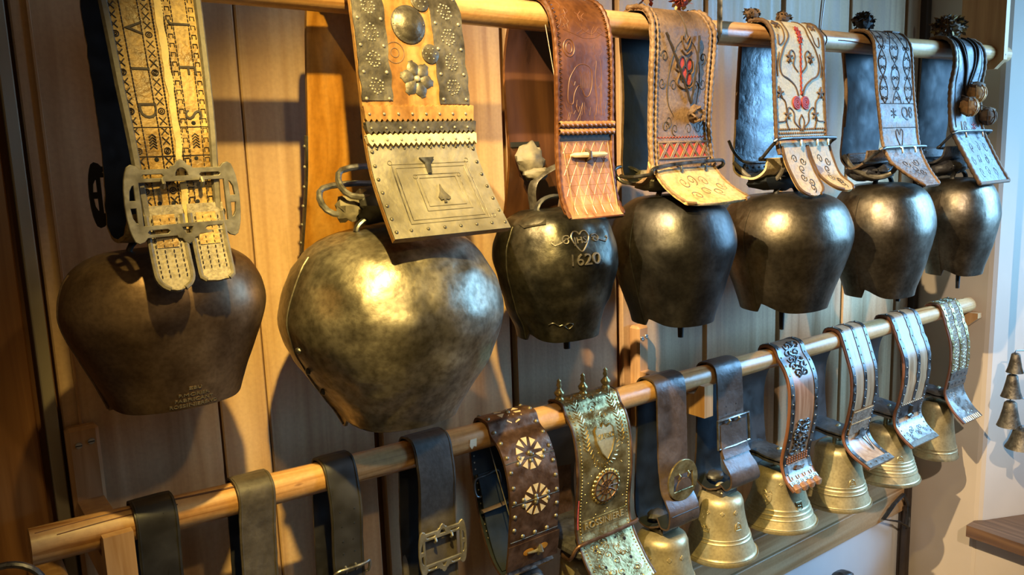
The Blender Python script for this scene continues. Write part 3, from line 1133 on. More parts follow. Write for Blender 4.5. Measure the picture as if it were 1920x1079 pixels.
# ---- 1: dark bronze bell, gold leather strap with ornate buckle
root = thing('cowbell', 'dark bronze cowbell on a gold leather strap with pierced buckle, leftmost of the big bells', 'cowbell', (0.24, UY, 1.30), GU)
B = Bell((0.239, -0.245), 0.115, 0.090, 1.502, 1.318, PROF_BROAD, rise=0.006, amp=0.0012, fr=16, seed=1)
b1 = bell_parts(root, B, 'bronze_iron', clap=0.002, cx=0.008, cy=-0.03)
S = Strap([(-0.238, 1.829), (-0.268, 1.822), (-0.286, 1.79), (-0.305, 1.73), (-0.321, 1.67), (-0.330, 1.625), (-0.333, 1.59), (-0.334, 1.55), (-0.338, 1.522)],
          [(-0.238, 1.829), (-0.208, 1.822), (-0.191, 1.79), (-0.199, 1.73), (-0.207, 1.674), (-0.214, 1.606), (-0.200, 1.55), (-0.205, 1.522), (-0.240, 1.514), (-0.285, 1.522), (-0.315, 1.545)],
          0.193, 0.297, 0.006, edges=[(1.83, 0.193, 0.297), (1.78, 0.193, 0.297), (1.68, 0.1955, 0.291), (1.60, 0.200, 0.286), (1.52, 0.206, 0.284)])
mb = MB()
S.ribbon(mb, 8, mis=(0, 1), wob=0.0014)
st = mb.build('strap', ['gold_leather', 'black_leather'], root)
mb = MB()
S.edge_roll(mb, 0.0, S.L, 0.0048, inset=0.003, h=-0.001)
mb.build('edge_binding', 'grey_edge', st)
mb = MB()
S.patch(mb, 0.02, 0.17, 0.0, S.vz(1.535), 0.0009, 0.0004, wavy=0.06)
mb.build('centre_stripe', 'bright_gold', st)
mb = MB()
vA, vB_ = 0.005, S.vz(1.545)
for u in (-0.66, -0.30):          # twisted stitch columns
    S.dashes(mb, u, vA, vB_, 0.0042, 0.75, 0.0007, 0.0004)
S.dashes(mb, -0.04, vA, vB_, 0.0036, 0.6, 0.0009, 0.0004)
S.dashes(mb, 0.19, vA, vB_, 0.0036, 0.6, 0.0008, 0.0004)
S.dashes(mb, 0.36, vA, vB_, 0.005, 0.7, 0.0006, 0.0004)
S.dashes(mb, 0.68, vA, vB_, 0.005, 0.7, 0.0006, 0.0004)
k = 0
v = vA
while v < vB_ - 0.012:
    for ua in (-0.83, -0.17):
        if k % 4 == 3:
            S.metric(mb, circ(0, 0, 0.0032, 10), S.X(ua, v + 0.005), v + 0.005, 0.0007, 0.0004, 4, True)
            S.metric(mb, circ(0, 0, 0.0014, 6), S.X(ua, v + 0.005), v + 0.005, 0.0006, 0.0004, 4, True)
        else:
            S.metric(mb, [(-0.0035, 0.004), (0.0035, -0.004)], S.X(ua, v + 0.005), v + 0.005, 0.0007, 0.0004, 4)
            S.metric(mb, [(0.0035, 0.004), (-0.0035, -0.004)], S.X(ua, v + 0.005), v + 0.005, 0.0007, 0.0004, 4)
    for ua in (0.28, 0.77):       # row of little staples
        S.metric(mb, [(-0.0022, -0.0022), (-0.0022, 0.0022), (0.0022, 0.0022), (0.0022, -0.0022)], S.X(ua, v + 0.005), v + 0.005, 0.0006, 0.0004, 4)
    v += 0.0105
    k += 1
for zl in (1.640, 1.610):
    vv = S.vz(zl)
    S.line(mb, [(-0.9, 0), (0.9, 0)], 0.0006, 0.0004, 4, vv, vv + 0.001)
for ua in (-0.47, 0.52):           # little fir twigs
    vv = S.vz(1.632)
    for j in range(5):
        S.metric(mb, [(-0.0035, -0.002), (0, 0.001), (0.0035, -0.002)], S.X(ua, vv), vv + 0.003 * j, 0.0009, 0.0004, 4)
mb.build('stitching', 'thread_dark', st, kind='stuff')
mb = MB()
for ch, ua, zz in (('D', -0.48, 1.828), ('A', -0.48, 1.797), ('V', -0.48, 1.747), ('I', -0.48, 1.701), ('D', -0.48, 1.657), ('J', 0.52, 1.755), ('F', 0.52, 1.703), ('S', 0.52, 1.653)):
    vv = S.vz(zz)
    S.sheet(mb, text2d(ch, 0.026, 0.0004), S.X(ua, vv), vv, 0.0006, -math.pi / 2)
mb.build('letters', 'thread_dark', st)
mb = MB()
for ua, zz in ((-0.45, 1.606), (0.5, 1.606), (0.52, 1.644), (-0.55, 1.560), (-0.2, 1.560), (0.42, 1.558)):
    vv = S.vz(zz)
    mb.dome(S.U(ua, vv, -0.0002), S.N(vv), 0.0026, 0.0006, 8)
mb.build('hole', 'black_hole', st, kind='stuff')
for k, (xa, xb, tip, ze, yo) in enumerate(((0.2035, 0.2440, 0.022, 1.466, -0.368), (0.2485, 0.2870, 0.008, 1.471, -0.362))):
    T = Strap([(-0.338, 1.545), (-0.343, 1.522), (-0.352, 1.495), (yo, ze)], [(-0.338, 1.545), (-0.337, 1.55), (-0.336, 1.555)], xa, xb, 0.006, tip=tip)
    mb = MB()
    T.ribbon(mb, 6, mis=(0, 0), wob=0.001)
    tl = mb.build('strap_tail', 'pale_leather', root)
    mb = MB()
    T.patch(mb, -0.6, 0.5, 0.0, 0.036, 0.0008, 0.0005)
    mb.build('gold_patch', 'gold_leather', tl)
    mb = MB()
    T.edge_roll(mb, 0.0, T.L - 0.002, 0.0028, inset=0.002)
    mb.build('tail_edge', 'grey_edge', tl)
    mb = MB()
    for ua in (-0.66, -0.25, 0.2, 0.6):
        T.dashes(mb, ua, 0.004, T.L - 0.012, 0.0055, 0.5, 0.0006, 0.001)
    mb.build('stitching', 'thread_dark', tl, kind='stuff')
ornate_buckle(root, 0.2447, 1.5585, -0.346, 0.1225, 0.078, 'pewter', tilt=0.05, yaw=0.10)
ornate_buckle(root, 0.232, 1.565, -0.185, 0.104, 0.074, 'black_leather', tilt=0.0, yaw=0.0)
mb = MB()      # stamped maker's mark
for i, (tx, sz) in enumerate((('EBU', 0.0052), ('P.MORIER.', 0.0052), ('FABRICANT', 0.0055), ('ROSSINIERE-VD', 0.0055))):
    B.sheet(mb, text2d(tx, sz, 0.0003), -math.pi / 2 + 0.06, B.zm + (0.0255, 0.0175, 0.0110, 0.0045)[i], 0.0004)
mb.build('stamped_letters', 'pewter', b1)

# ---- 2: giant grey hammered bell, wooden hoop with tin plates
root = thing('cowbell', 'largest cowbell, hammered grey iron on a wooden hoop with riveted tin plates', 'cowbell', (0.55, UY, 1.22), GU)
B = Bell((0.545, -0.238), 0.157, 0.142, 1.502, 1.228, PROF_ROUND, rise=0.010, amp=0.0045, fr=13, seed=5)
b2 = bell_parts(root, B, 'grey_hammered', clap=0.004, cx=0.012, cy=-0.03, hs=0.05)
S = Strap([(-0.220, 1.834), (-0.252, 1.829), (-0.277, 1.812), (-0.290, 1.78), (-0.297, 1.72), (-0.303, 1.66), (-0.305, 1.62), (-0.318, 1.575), (-0.345, 1.528), (-0.368, 1.494)],
          [(-0.220, 1.834), (-0.186, 1.829), (-0.160, 1.812), (-0.149, 1.78), (-0.139, 1.72), (-0.130, 1.66), (-0.117, 1.58), (-0.095, 1.51), (-0.075, 1.455)],
          0.482, 0.645, 0.009, edges=[(1.84, 0.486, 0.641), (1.78, 0.482, 0.645), (1.60, 0.483, 0.647), (1.49, 0.482, 0.660)])
mb = MB()
S.ribbon(mb, 8, mis=(0, 1))
st = mb.build('wooden_hoop', ['worn_maple', 'strap_maple'], root)
vtop, vb = -0.03, S.hit(735, 190)[1]
for nm, u0, u1 in (('l', -1.0, -0.46), ('r', 0.40, 0.985)):
    mb = MB()
    S.patch(mb, u0, u1, vtop, vb + (0.004 if nm == 'r' else 0), 0.0016, 0.0, wavy=0.035)
    pl = mb.build('tin_plate', 'dark_tin', st)
    mb = MB()
    uc = (u0 + u1) / 2
    for j in range(6):
        vc = vb - 0.018 - j * 0.0335
        for a in range(12):
            mb.dome(S.P(S.X(uc, vc) + 0.0105 * math.cos(a * 0.5236) * random.uniform(0.7, 1.05), vc + 0.0105 * math.sin(a * 0.5236) * random.uniform(0.7, 1.05), 0.0016), S.N(vc), 0.0017, 0.0011, 6)
        for a in range(6):
            mb.dome(S.P(S.X(uc, vc) + 0.005 * math.cos(a * 1.047), vc + 0.005 * math.sin(a * 1.047), 0.0016), S.N(vc), 0.0013, 0.0009, 5)
        for ue in (u0 + 0.07, u1 - 0.07):
            S.stud(mb, ue, vc + 0.016, 0.0027, 0.0017, 0.0016)
    mb.build('rivets', 'tin_plate', pl, kind='stuff')
# boss, discs and flower
def disc(S, root, px, py, r, h, m, name, prof=None):
    x, v = S.hit(px, py)
    u_, w_, n_ = basis(S.N(v))
    mb = MB()
    mb.lathe([(rr * r, hh * h) for rr, hh in (prof or [(1.0, 0), (0.98, 0.15), (0.86, 0.22), (0.80, 0.35), (0.6, 0.75), (0.3, 0.96), (0.001, 1.0)])], S.P(x, v, 0.0), 28, axis=(u_, w_, n_))
    return mb.build(name, m, root), x, v
d, x, v = disc(S, st, 762, 48, 0.0255, 0.010, 'dark_tin', 'boss')
mb = MB()
for a in range(8):
    mb.dome(S.P(x + 0.0228 * math.cos(a * 0.785), v + 0.0228 * math.sin(a * 0.785), 0.0017), S.N(v), 0.0014, 0.001, 6)
mb.build('rivets', 'dark_tin', d, kind='stuff')
for px, py in ((803, 103), (783, 8)):
    d, x, v = disc(S, st, px, py, 0.0130, 0.003, 'dark_tin', 'disc', [(1.0, 0), (1.0, 0.5), (0.85, 0.8), (0.001, 1.0)])
    mb = MB()
    for a in range(7):
        mb.dome(S.P(x + (0.0075 * math.cos(a * 1.047) if a else 0), v + (0.0075 * math.sin(a * 1.047) if a else 0), 0.0026), S.N(v), 0.0013, 0.001, 6)
    mb.build('rivets', 'tin_plate', d, kind='stuff')
x, v = S.hit(737, 100)
mb = MB()
S.metric(mb, circ(0, 0, 0.0135, 24), x, v, 0.0008, 0.0, 5, True)
S.metric(mb, circ(0, 0, 0.006, 16), x, v, 0.0008, 0.0, 5, True)
mb.build('carved_ring', 'thread_brown', st)
x, v = S.hit(778, 150)
fl = None
for a in range(6):
    an = math.radians(a * 60 + 12)
    mb = MB()
    ca, sa = math.cos(an), math.sin(an)
    V, F = [], []
    for i in range(9):
        t = i / 8
        wd = 0.0085 * math.sin(min(1, t * 1.12) * math.pi * 0.94) ** 0.7 + 0.001
        for k in range(5):
            q = (k - 2) / 2
            lx, ly = 0.004 + 0.021 * t, q * wd
            V.append(S.P(x + lx * ca - ly * sa, v + lx * sa + ly * ca, 0.0008 + 0.0028 * (1 - q * q) * math.sin(math.pi * min(1, 0.15 + t * 0.85))))
    for i in range(8):
        for k in range(4):
            F.append((i * 5 + k, i * 5 + k + 1, (i + 1) * 5 + k + 1, (i + 1) * 5 + k))
    mb.add(V, F)
    mb.build('petal', 'dark_tin', st)
mb = MB()
mb.dome(S.P(x, v, 0.001), S.N(v), 0.005, 0.004, 10)
mb.build('flower_centre', 'tin_plate', st)
# toothed bands
for (py0, py1, m, hh) in ((200, 230, 'worn_maple', 0.005), (229, 253, 'dark_tin', 0.008), (253, 276, 'bone', 0.007)):
    v0, v1 = S.hit(785, py0)[1], S.hit(785, py1)[1]
    n = 22
    loop = [(-1.0, v0)]
    for i in range(n):
        for q, dv in ((0.0, 0.0016), (0.5, -0.0012)):
            loop.append((-1 + 2 * (i + q) / n, v0 + dv))
    loop.append((1.0, v0))
    for i in range(n - 1, -1, -1):
        for q, dv in ((0.75, 0.0), (0.25, -0.0048)):
            loop.append((-1 + 2 * (i + q) / n, v1 + dv))
    W = (S.X(1, v0) - S.X(-1, v0)) / 2 * 1.02
    vf = fill2d([[(u * W, -(vv - (v0 + v1) / 2)) for u, vv in loop]], hh / 2)
    mb = MB()
    S.sheet(mb, vf, S.X(0, v0), (v0 + v1) / 2, hh / 2)
    bd = mb.build('toothed_band', m, st, smooth=False)
    mb = MB()
    for i in range(0, n, 3):
        S.stud(mb, -0.93 + 1.86 * i / n, (v0 + v1) / 2, 0.0022, 0.0015, hh)
    mb.build('rivets', 'tin_plate', bd, kind='stuff')
v0 = S.hit(780, 274)[1]
mb = MB()
S.patch(mb, -1.0, 1.0, v0, S.L + 0.0005, 0.0016, 0.0003, nu=10)
tp = mb.build('tin_apron', 'tin_plate', st)
mb = MB()
q = lambda pts: S.line(mb, pts, 0.0006, 0.0019, 4, v0, S.L, 0)
for (ua, qa, ub, qb) in ((-0.66, 0.20, 0.72, 0.86), (-0.60, 0.24, 0.66, 0.82), (-0.24, 0.36, 0.42, 0.68), (-0.30, 0.32, 0.50, 0.73)):
    q([(ua, qa), (ub, qa)]), q([(ub, qa), (ub, qb)]), q([(ub, qb), (ua, qb)]), q([(ua, qb), (ua, qa)])
for (ca, cb) in ((-0.68, 0.18), (0.74, 0.18), (0.80, 0.84), (-0.3, 0.34), (0.5, 0.34)):
    S.metric(mb, circ(0, 0, 0.003, 10), S.X(ca, v0 + (S.L - v0) * cb), v0 + (S.L - v0) * cb, 0.0006, 0.0019, 4, True)
mb.build('engraved_lines', 'dark_tin', tp)
mb = MB()
for i in range(7):
    for ua in (-0.94, 0.94):
        S.stud(mb, ua, v0 + (S.L - v0) * (0.06 + 0.87 * i / 6), 0.0028, 0.002, 0.0019)
for i in range(6):
    S.stud(mb, -0.7 + 1.4 * i / 5, S.L - 0.010, 0.0026, 0.002, 0.0019)
for i in range(8):
    S.stud(mb, -0.85 + 1.7 * i / 7, v0 + 0.004, 0.0022, 0.0015, 0.0019)
mb.build('rivets', 'dark_tin', tp, kind='stuff')
vv = v0 + (S.L - v0) * 0.17
mb = MB()
S.sheet(mb, fill2d([[(-0.011, 0.004), (0.011, 0.004), (0.004, -0.004), (0.0025, -0.019), (-0.0025, -0.019), (-0.004, -0.004)]], 0.0015), S.X(-0.02, vv), vv, 0.0045)
mb.build('latch_tongue', 'dark_iron', tp, smooth=False)
vv = v0 + (S.L - v0) * 0.57
mb = MB()
S.sheet(mb, fill2d([[(0, 0.017), (0.003, 0.006), (0.010, -0.004), (0.006, -0.007), (0.0015, -0.006), (0.002, -0.011), (-0.002, -0.011), (-0.0015, -0.006), (-0.006, -0.007), (-0.008, -0.002), (-0.003, 0.006)]], 0.001), S.X(0.06, vv), vv, 0.003)
mb.build('spade_mount', 'dark_tin', tp, smooth=False)
# edge irons at the back of the hoop
mb = MB()
pts = [S.P(0.4805, -vv, -0.0045) for vv in np.linspace(0.25, S.vB[-1] - 0.002, 14)]
mb.tube(pts, 0.006, 6, flat=0.35)
ei = mb.build('edge_iron', 'dark_tin', st)
mb = MB()
for vv in np.linspace(0.265, S.vB[-1] - 0.02, 6):
    mb.dome(S.P(0.4775, -vv, -0.0045), (-1, -0.4, 0), 0.0026, 0.002, 7)
mb.build('rivets', 'tin_plate', ei, kind='stuff')
# staples and leather bundle between hoop and bell
rods(root, [(0.470, -0.195, 1.558), (0.56, -0.195, 1.558), (0.56, -0.225, 1.524), (0.470, -0.225, 1.524)], 'staple', 0.0045, 'steel', True, 5)
rods(root, [(0.486, -0.225, 1.582), (0.57, -0.225, 1.582), (0.57, -0.250, 1.548), (0.486, -0.250, 1.548)], 'staple', 0.0045, 'steel', True, 5)
mb = MB()
mb.blob((0.552, -0.236, 1.534), (0.056, 0.046, 0.027), 0.35, 38, 20, 12)
mb.build('leather_bundle', 'soft_black', root)
mb = MB()
mb.blob((0.492, -0.226, 1.529), (0.018, 0.020, 0.018), 0.5, 90, 14, 10)
mb.build('pale_rag', 'grey_rag', root)
mb = MB()      # seam rivets
for t in (0.55, 0.66, 0.78):
    p = B.pt(math.pi + 0.1, B.zt + (B.zm - B.zt) * t, 0.001)
    mb.dome(p, p - np.array([B.c[0], B.c[1], p[2]]), 0.005, 0.004, 8)
mb.build('rivets', 'dark_iron', b2, kind='stuff')

# ---- 3: black hammered bell dated 1620, carved walnut hoop
root = thing('cowbell', 'black hammered cowbell dated 1620 hanging on a carved walnut hoop', 'cowbell', (0.85, UY, 1.28), GU)
B = Bell((0.840, -0.245), 0.0985, 0.0975, 1.508, 1.300, PROF_TAPER, rise=0.012, amp=0.0035, fr=17, seed=9)
b3 = bell_parts(root, B, 'black_hammered', clap=0.022, cr=0.0065, cx=0.004, cy=-0.02)
S = Strap([(-0.225, 1.831), (-0.252, 1.827), (-0.274, 1.809), (-0.286, 1.778), (-0.290, 1.73), (-0.289, 1.66), (-0.287, 1.60), (-0.290, 1.55), (-0.299, 1.515), (-0.315, 1.490)],
          [(-0.225, 1.831), (-0.198, 1.826), (-0.178, 1.80), (-0.161, 1.74), (-0.161, 1.67), (-0.165, 1.59), (-0.155, 1.53), (-0.140, 1.47)],
          0.813, 0.927, 0.008)
mb = MB()
S.ribbon(mb, 8, mis=(0, 1))
st = mb.build('wooden_hoop', ['strap_walnut', 'walnut_inner'], root)
mb = MB()
S.edge_roll(mb, -0.02, S.L - 0.003, 0.0034, inset=0.001, braid=0.22, h=0.0, step=0.0042)
S.line(mb, [(-0.80, 0), (-0.80, 1)], 0.0007, 0.0, 4, 0.02, S.vz(1.638))
S.line(mb, [(0.80, 0), (0.80, 1)], 0.0007, 0.0, 4, 0.02, S.vz(1.638))
for v in np.arange(-0.01, S.vz(1.64), 0.0065):
    for sd in (-1, 1):
        S.line(mb, [(sd * 0.96, 0), (sd * 0.82, 0.5), (sd * 0.96, 1)], 0.0006, 0.0, 4, v, v + 0.0062)
mb.build('carved_border', 'strap_walnut', st, kind='stuff')
mb = MB()      # carved scene: garland, bear and fir tree
v0, v1 = S.vz(1.795), S.vz(1.64)
def sk(pts, r=0.0008, smo=4):
    S.line(mb, pts, r, -0.0004, 4, v0, v1, smo)
for k in range(16):
    a, bq = random.uniform(-0.75, 0.75), random.uniform(-0.22, 0.06)
    sk([(a, bq), (a + random.uniform(-0.15, 0.15), bq + 0.05), (a + random.uniform(-0.3, 0.3), bq + 0.1)], 0.0008)
sk([(-0.7, 0.1), (-0.3, 0.14), (0.0, 0.17), (0.4, 0.16), (0.7, 0.11)])
sk([(-0.2, 0.02), (0.0, 0.09), (0.3, 0.13), (0.6, 0.06), (0.75, 0.1)])
S.metric(mb, circ(0, 0, 0.011, 18, 0.013), S.X(-0.55, v0 + 0.2 * (v1 - v0)), v0 + 0.27 * (v1 - v0), 0.0009, 0, 4, True)
S.metric(mb, circ(0, 0, 0.006, 12, 0.008), S.X(-0.55, v0 + 0.2 * (v1 - v0)), v0 + 0.27 * (v1 - v0), 0.0008, 0, 4, True)
sk([(-0.35, 0.45), (-0.55, 0.55), (-0.62, 0.68), (-0.60, 0.78), (-0.45, 0.79), (-0.40, 0.70), (-0.25, 0.62), (-0.1, 0.66), (0.0, 0.72), (0.15, 0.70), (0.25, 0.58), (0.20, 0.46), (0.0, 0.42), (-0.2, 0.42), (-0.35, 0.45)], 0.001)
sk([(-0.5, 0.58), (-0.42, 0.62), (-0.36, 0.58)])
for k in range(9):
    a = -0.2 + 0.05 * k
    sk([(a, 0.48 + 0.01 * (k % 3)), (a + 0.03, 0.56), (a + 0.02, 0.64)], 0.0006)
sk([(0.42, 0.38), (0.36, 0.55), (0.42, 0.75), (0.38, 0.9)])
sk([(0.55, 0.36), (0.60, 0.55), (0.55, 0.75), (0.6, 0.9)])
sk([(-0.1, 0.78), (-0.2, 0.88), (-0.35, 0.97)])
for k in range(26):
    a = random.uniform(-0.7, 0.75)
    bq = random.uniform(0.82, 0.97)
    sk([(a, bq), (a + random.uniform(-0.08, 0.08), bq - random.uniform(0.03, 0.1))], 0.0007, 0)
for k in range(10):
    a = random.uniform(0.3, 0.72)
    bq = random.uniform(0.2, 0.7)
    sk([(a, bq), (a + random.uniform(-0.12, 0.12), bq + 0.05), (a + random.uniform(-0.1, 0.1), bq + 0.1)], 0.0006)
mb.build('carved_scene', 'hoop_edge', st, kind='stuff')
for py in (233, 247):
    v = S.hit(1095, py)[1]
    mb = MB()
    n, sg = 120, 12
    V = []
    for i in range(n + 1):
        c_ = S.U(-1.0 + 2.0 * i / n, v, 0.0035)
        nn = S.N(v)
        ww = np.cross(nn, [1.0, 0, 0])
        for k in range(sg):
            a_ = 2 * math.pi * k / sg
            r_ = 0.0042 + 0.0011 * math.sin(3 * a_ + i * 0.62)
            V.append(c_ + (nn * math.cos(a_) + ww * math.sin(a_)) * r_)
    mb.add(V, [(i * sg + k, i * sg + (k + 1) % sg, (i + 1) * sg + (k + 1) % sg, (i + 1) * sg + k) for i in range(n) for k in range(sg)])
    mb.build('rope_moulding', 'hoop_wood', st, sharp=80)
v = S.hit(1095, 259)[1]
mb = MB()
S.patch(mb, -0.98, 0.98, v - 0.006, v + 0.004, 0.001, 0)
mb.build('black_band', 'black_leather', st)
mb = MB()
S.patch(mb, -0.97, 0.97, v + 0.004, S.L - 0.002, 0.0006, -0.0003, nu=6)
mb.build('carved_panel', 'hoop_wood', st)
mb = MB()      # chip carving: rows of triangles around six-pointed stars
v0, v1 = v + 0.006, S.L - 0.008
rows, cols_ = 7, 5
dv = (v1 - v0) / rows
for i in range(rows + 1):
    S.line(mb, [(-0.82, 0), (0.82, 0)], 0.0009, -0.0002, 4, v0 + i * dv, v0 + i * dv + 1e-5)
for i in range(rows):
    for j in range(cols_):
        u0_, u1_ = -0.82 + 1.64 * j / cols_, -0.82 + 1.64 * (j + 1) / cols_
        um = (u0_ + u1_) / 2
        S.line(mb, [(u0_, 0), (um, 1)] if i % 2 else [(um, 0), (u0_, 1)], 0.0009, -0.0002, 4, v0 + i * dv, v0 + (i + 1) * dv)
        S.line(mb, [(um, 1), (u1_, 0)] if i % 2 else [(um, 0), (u1_, 1)], 0.0009, -0.0002, 4, v0 + i * dv, v0 + (i + 1) * dv)
        S.line(mb, [(um, 0), (um, 1)], 0.0006, 0, 4, v0 + i * dv, v0 + (i + 1) * dv)
for u in (-0.82, 0.82):
    S.line(mb, [(u, 0), (u, 1)], 0.0008, 0, 4, v0, v1)
mb.build('chip_carving', 'hoop_wood', st, kind='stuff')
mb = MB()
for i in range(rows):
    for j in range(cols_ * 2):
        uc = -0.82 + 1.64 * (j + 0.5) / (cols_ * 2)
        vc = v0 + (i + 0.42 + 0.16 * ((i + j) % 2)) * dv
        mb.dome(S.U(uc, vc, -0.0003), S.N(vc), 0.0034, 0.0006, 3)
mb.build('notch_shade', 'hoop_edge', st, kind='stuff')  # dark raised triangles, shade of the carved pits painted as colour
v = S.hit(1098, 291)[1]
mb = MB()
mb.tube([S.U(u, v, 0.006 + 0.001 * math.sin(u * 3)) for u in (-0.62, -0.5, -0.1, 0.3, 0.6, 0.68)], [0.0015, 0.0038, 0.0045, 0.0042, 0.0040, 0.002], 8)
pg = mb.build('peg', 'bone', st)
mb = MB()
mb.tube([S.U(0.02, v - 0.008, 0), S.U(0.02, v - 0.004, 0.010), S.U(0.02, v + 0.004, 0.010), S.U(0.02, v + 0.008, 0)], 0.003, 8)
mb.build('thong', 'brown_leather', pg)
# leather knot and iron loop at the hoop's inner side
mb = MB()
mb.box((0.815, -0.172, 1.606), (0.872, -0.160, 1.614))
mb.build('slot', 'black_hole', st, smooth=False)
mb = MB()
mb.blob((0.846, -0.182, 1.583), (0.026, 0.014, 0.028), 0.45, 70, 18, 12)
mb.blob((0.850, -0.190, 1.560), (0.024, 0.016, 0.012), 0.4, 80, 14, 8)
mb.build('leather_knot', 'grey_rag', root)
mb = MB()
pts = [(0.835, -0.200, 1.500), (0.832, -0.200, 1.535), (0.845, -0.202, 1.556), (0.885, -0.215, 1.575), (0.905, -0.24, 1.57)]
mb.tube(cat(pts, 5), 0.011, 8, flat=0.25)
mb.build('iron_loop', 'dark_tin', root)
mb = MB()      # relief: heart, letters, scrolls, date
th = -math.pi / 2 - 0.20
zc = 1.462
heart = [(0.0, 0.010), (0.004, 0.014), (0.010, 0.014), (0.0145, 0.008), (0.013, 0.0), (0.007, -0.009), (0.0, -0.016), (-0.007, -0.009), (-0.013, 0.0), (-0.0145, 0.008), (-0.010, 0.014), (-0.004, 0.014), (0.0, 0.010)]
B.line(mb, cat(heart, 3), th, zc, 0.0013)
B.sheet(mb, text2d('JHS', 0.015, 0.0009), th, zc + 0.001, 0.0006)
for sd in (-1, 1):
    B.line(mb, [(sd * (0.027 + x), y) for x, y in spiral(-0.0035, 0.002, 0.0012, 0.0078, 20, 1.35, 20)] + [(sd * x, y) for x, y in ((0.036, -0.003), (0.043, -0.005), (0.048, -0.001), (0.047, 0.003), (0.0445, 0.001))], th, zc, 0.0013)
B.sheet(mb, text2d('1620', 0.025, 0.0014), th + 0.02, zc - 0.029, 0.0010)
mb.build('relief_mark', 'dark_tin', b3)  # same iron as the bell, lighter colour stands for light on the relief
mb = MB()
B.line(mb, cat([(-0.03, 0.005), (-0.022, 0.008), (-0.012, 0.003), (-0.005, 0.004), (0.004, -0.003), (0.010, 0.0), (0.012, 0.004), (0.004, 0.006), (-0.004, 0.001)], 4), -math.pi / 2 - 0.45, 1.326, 0.0009)
mb.build('scratch_mark', 'black_hammered', b3)
mb = MB()
B.sheet(mb, fill2d([[(-0.02, 0.008), (-0.005, 0.014), (0.02, 0.008), (0.026, -0.004), (0.006, -0.006), (-0.01, -0.010), (-0.024, -0.004)]], 0.0012), -math.pi / 2 - 1.15, 1.492, 0.0015)
mb.build('patch_plate', 'black_hammered', b3)


def hung_bundle(root, S, B, m='blue_black', w=0.9):
    """leather wrapped through the bell eye between the two sides of the strap"""
    xc = (S.xl + S.xr) / 2
    mb = MB()
    mb.blob((xc, -0.245, B.zt + 0.026), ((S.xr - S.xl) * 0.5 * w, 0.042, 0.022), 0.28, 45, 22, 12)
    mb.build('leather_wrap', m, root)
    mb = MB()
    for k in range(-1, 2):
        x = xc + k * (S.xr - S.xl) * 0.3
        mb.dome((x, -0.287, B.zt + 0.03), (0, -1, 0.2), 0.003, 0.002, 7)
    mb.build('rivets', 'dark_iron', root, kind='stuff')


def front_leather(tail):
    return [(UY, 1.829), (-0.264, 1.823), (-0.281, 1.802)] + tail


def back_leather(zb, yb=-0.213):
    return [(UY, 1.829), (-0.221, 1.822), (-0.212, 1.798), (yb, 1.70), (yb + 0.003, 1.62), (yb + 0.006, zb + 0.02), (yb - 0.004, zb - 0.002), (-0.245, zb - 0.010), (-0.272, zb + 0.004), (-0.279, zb + 0.028)]


def mirrored(S, mb, pts, r, v0, v1, smo=5, h=0.0002):
    for sd in (-1, 1):
        S.line(mb, [(sd * u, q) for u, q in pts], r, h, 5, v0, v1, smo)


def curl(cu, cq, ru, rq, a0, turns, n=16):
    return [(cu + ru * (1 - 0.75 * k / n) * math.cos(math.radians(a0) + 2 * math.pi * turns * k / n),
             cq + rq * (1 - 0.75 * k / n) * math.sin(math.radians(a0) + 2 * math.pi * turns * k / n)) for k in range(n + 1)]


# ---- 4: black bell, brown suede strap with red lattice
root = thing('cowbell', 'black cowbell on a brown stitched leather strap with a red lattice panel', 'cowbell', (1.10, -0.26, 1.27), GU)
B = Bell((1.104, -0.256), 0.107, 0.109, 1.514, 1.286, PROF_TAPER, rise=0.013, amp=0.0010, fr=15, seed=13)
b4 = bell_parts(root, B, 'black_iron', clap=0.030, cr=0.006, cx=0.0, cy=-0.02)
S = Strap(front_leather([(-0.285, 1.775), (-0.281, 1.70), (-0.279, 1.62), (-0.284, 1.566), (-0.296, 1.546), (-0.318, 1.521), (-0.352, 1.498)]), back_leather(1.545, -0.219),
          1.023, 1.180, 0.007, edges=[(1.83, 1.030, 1.174), (1.79, 1.023, 1.181), (1.63, 1.023, 1.173), (1.56, 1.021, 1.180), (1.49, 1.035, 1.200)], tip=0.018)
mb = MB()
S.ribbon(mb, 8, mis=(0, 1), wob=0.0016, v1=S.vz(1.558))
st = mb.build('strap', ['brown_suede', 'blue_black'], root)
vt = S.vz(1.560)
mb = MB()
S.edge_roll(mb, -0.01, vt, 0.0045, inset=0.002, braid=0.25, h=0.0, step=0.004)
S.edge_roll(mb, -0.01, vt, 0.0026, inset=0.013, braid=0.35, h=0.0, step=0.003)
mb.build('braided_edge', 'brown_suede', st, sharp=80)
mb = MB()
for u in (-0.8,):
    S.dashes(mb, u, -S.vB[-1] * 0.1, vt - 0.01, 0.006, 0.5, 0.0007)
v0, v1 = 0.03, S.hit(1275, 262)[1]
S.line(mb, [(0.06, -0.05), (0.04, 0.1), (0.0, 0.2), (-0.28, 0.3), (-0.45, 0.5), (-0.45, 0.7), (-0.25, 0.82)], 0.0009, 0.0, 4, v0, v1, 6)
S.line(mb, [(0.04, 0.1), (0.1, 0.2), (0.38, 0.3), (0.55, 0.5), (0.50, 0.7), (0.38, 0.82)], 0.0009, 0.0, 4, v0, v1, 6)
for cu, cq in ((-0.62, 0.36), (-0.66, 0.56), (0.62, 0.36), (0.66, 0.56), (-0.3, 0.58), (0.42, 0.58), (-0.5, 0.90), (-0.2, 0.92), (0.25, 0.92), (0.58, 0.90), (-0.42, 0.86), (0.66, 0.85)):
    S.line(mb, curl(cu, cq, 0.11, 0.05, random.choice((0, 90, 180)), random.choice((1.2, -1.2))), 0.0009, 0.0, 4, v0, v1)
mb.build('stitching', 'thread_dark', st, kind='stuff')
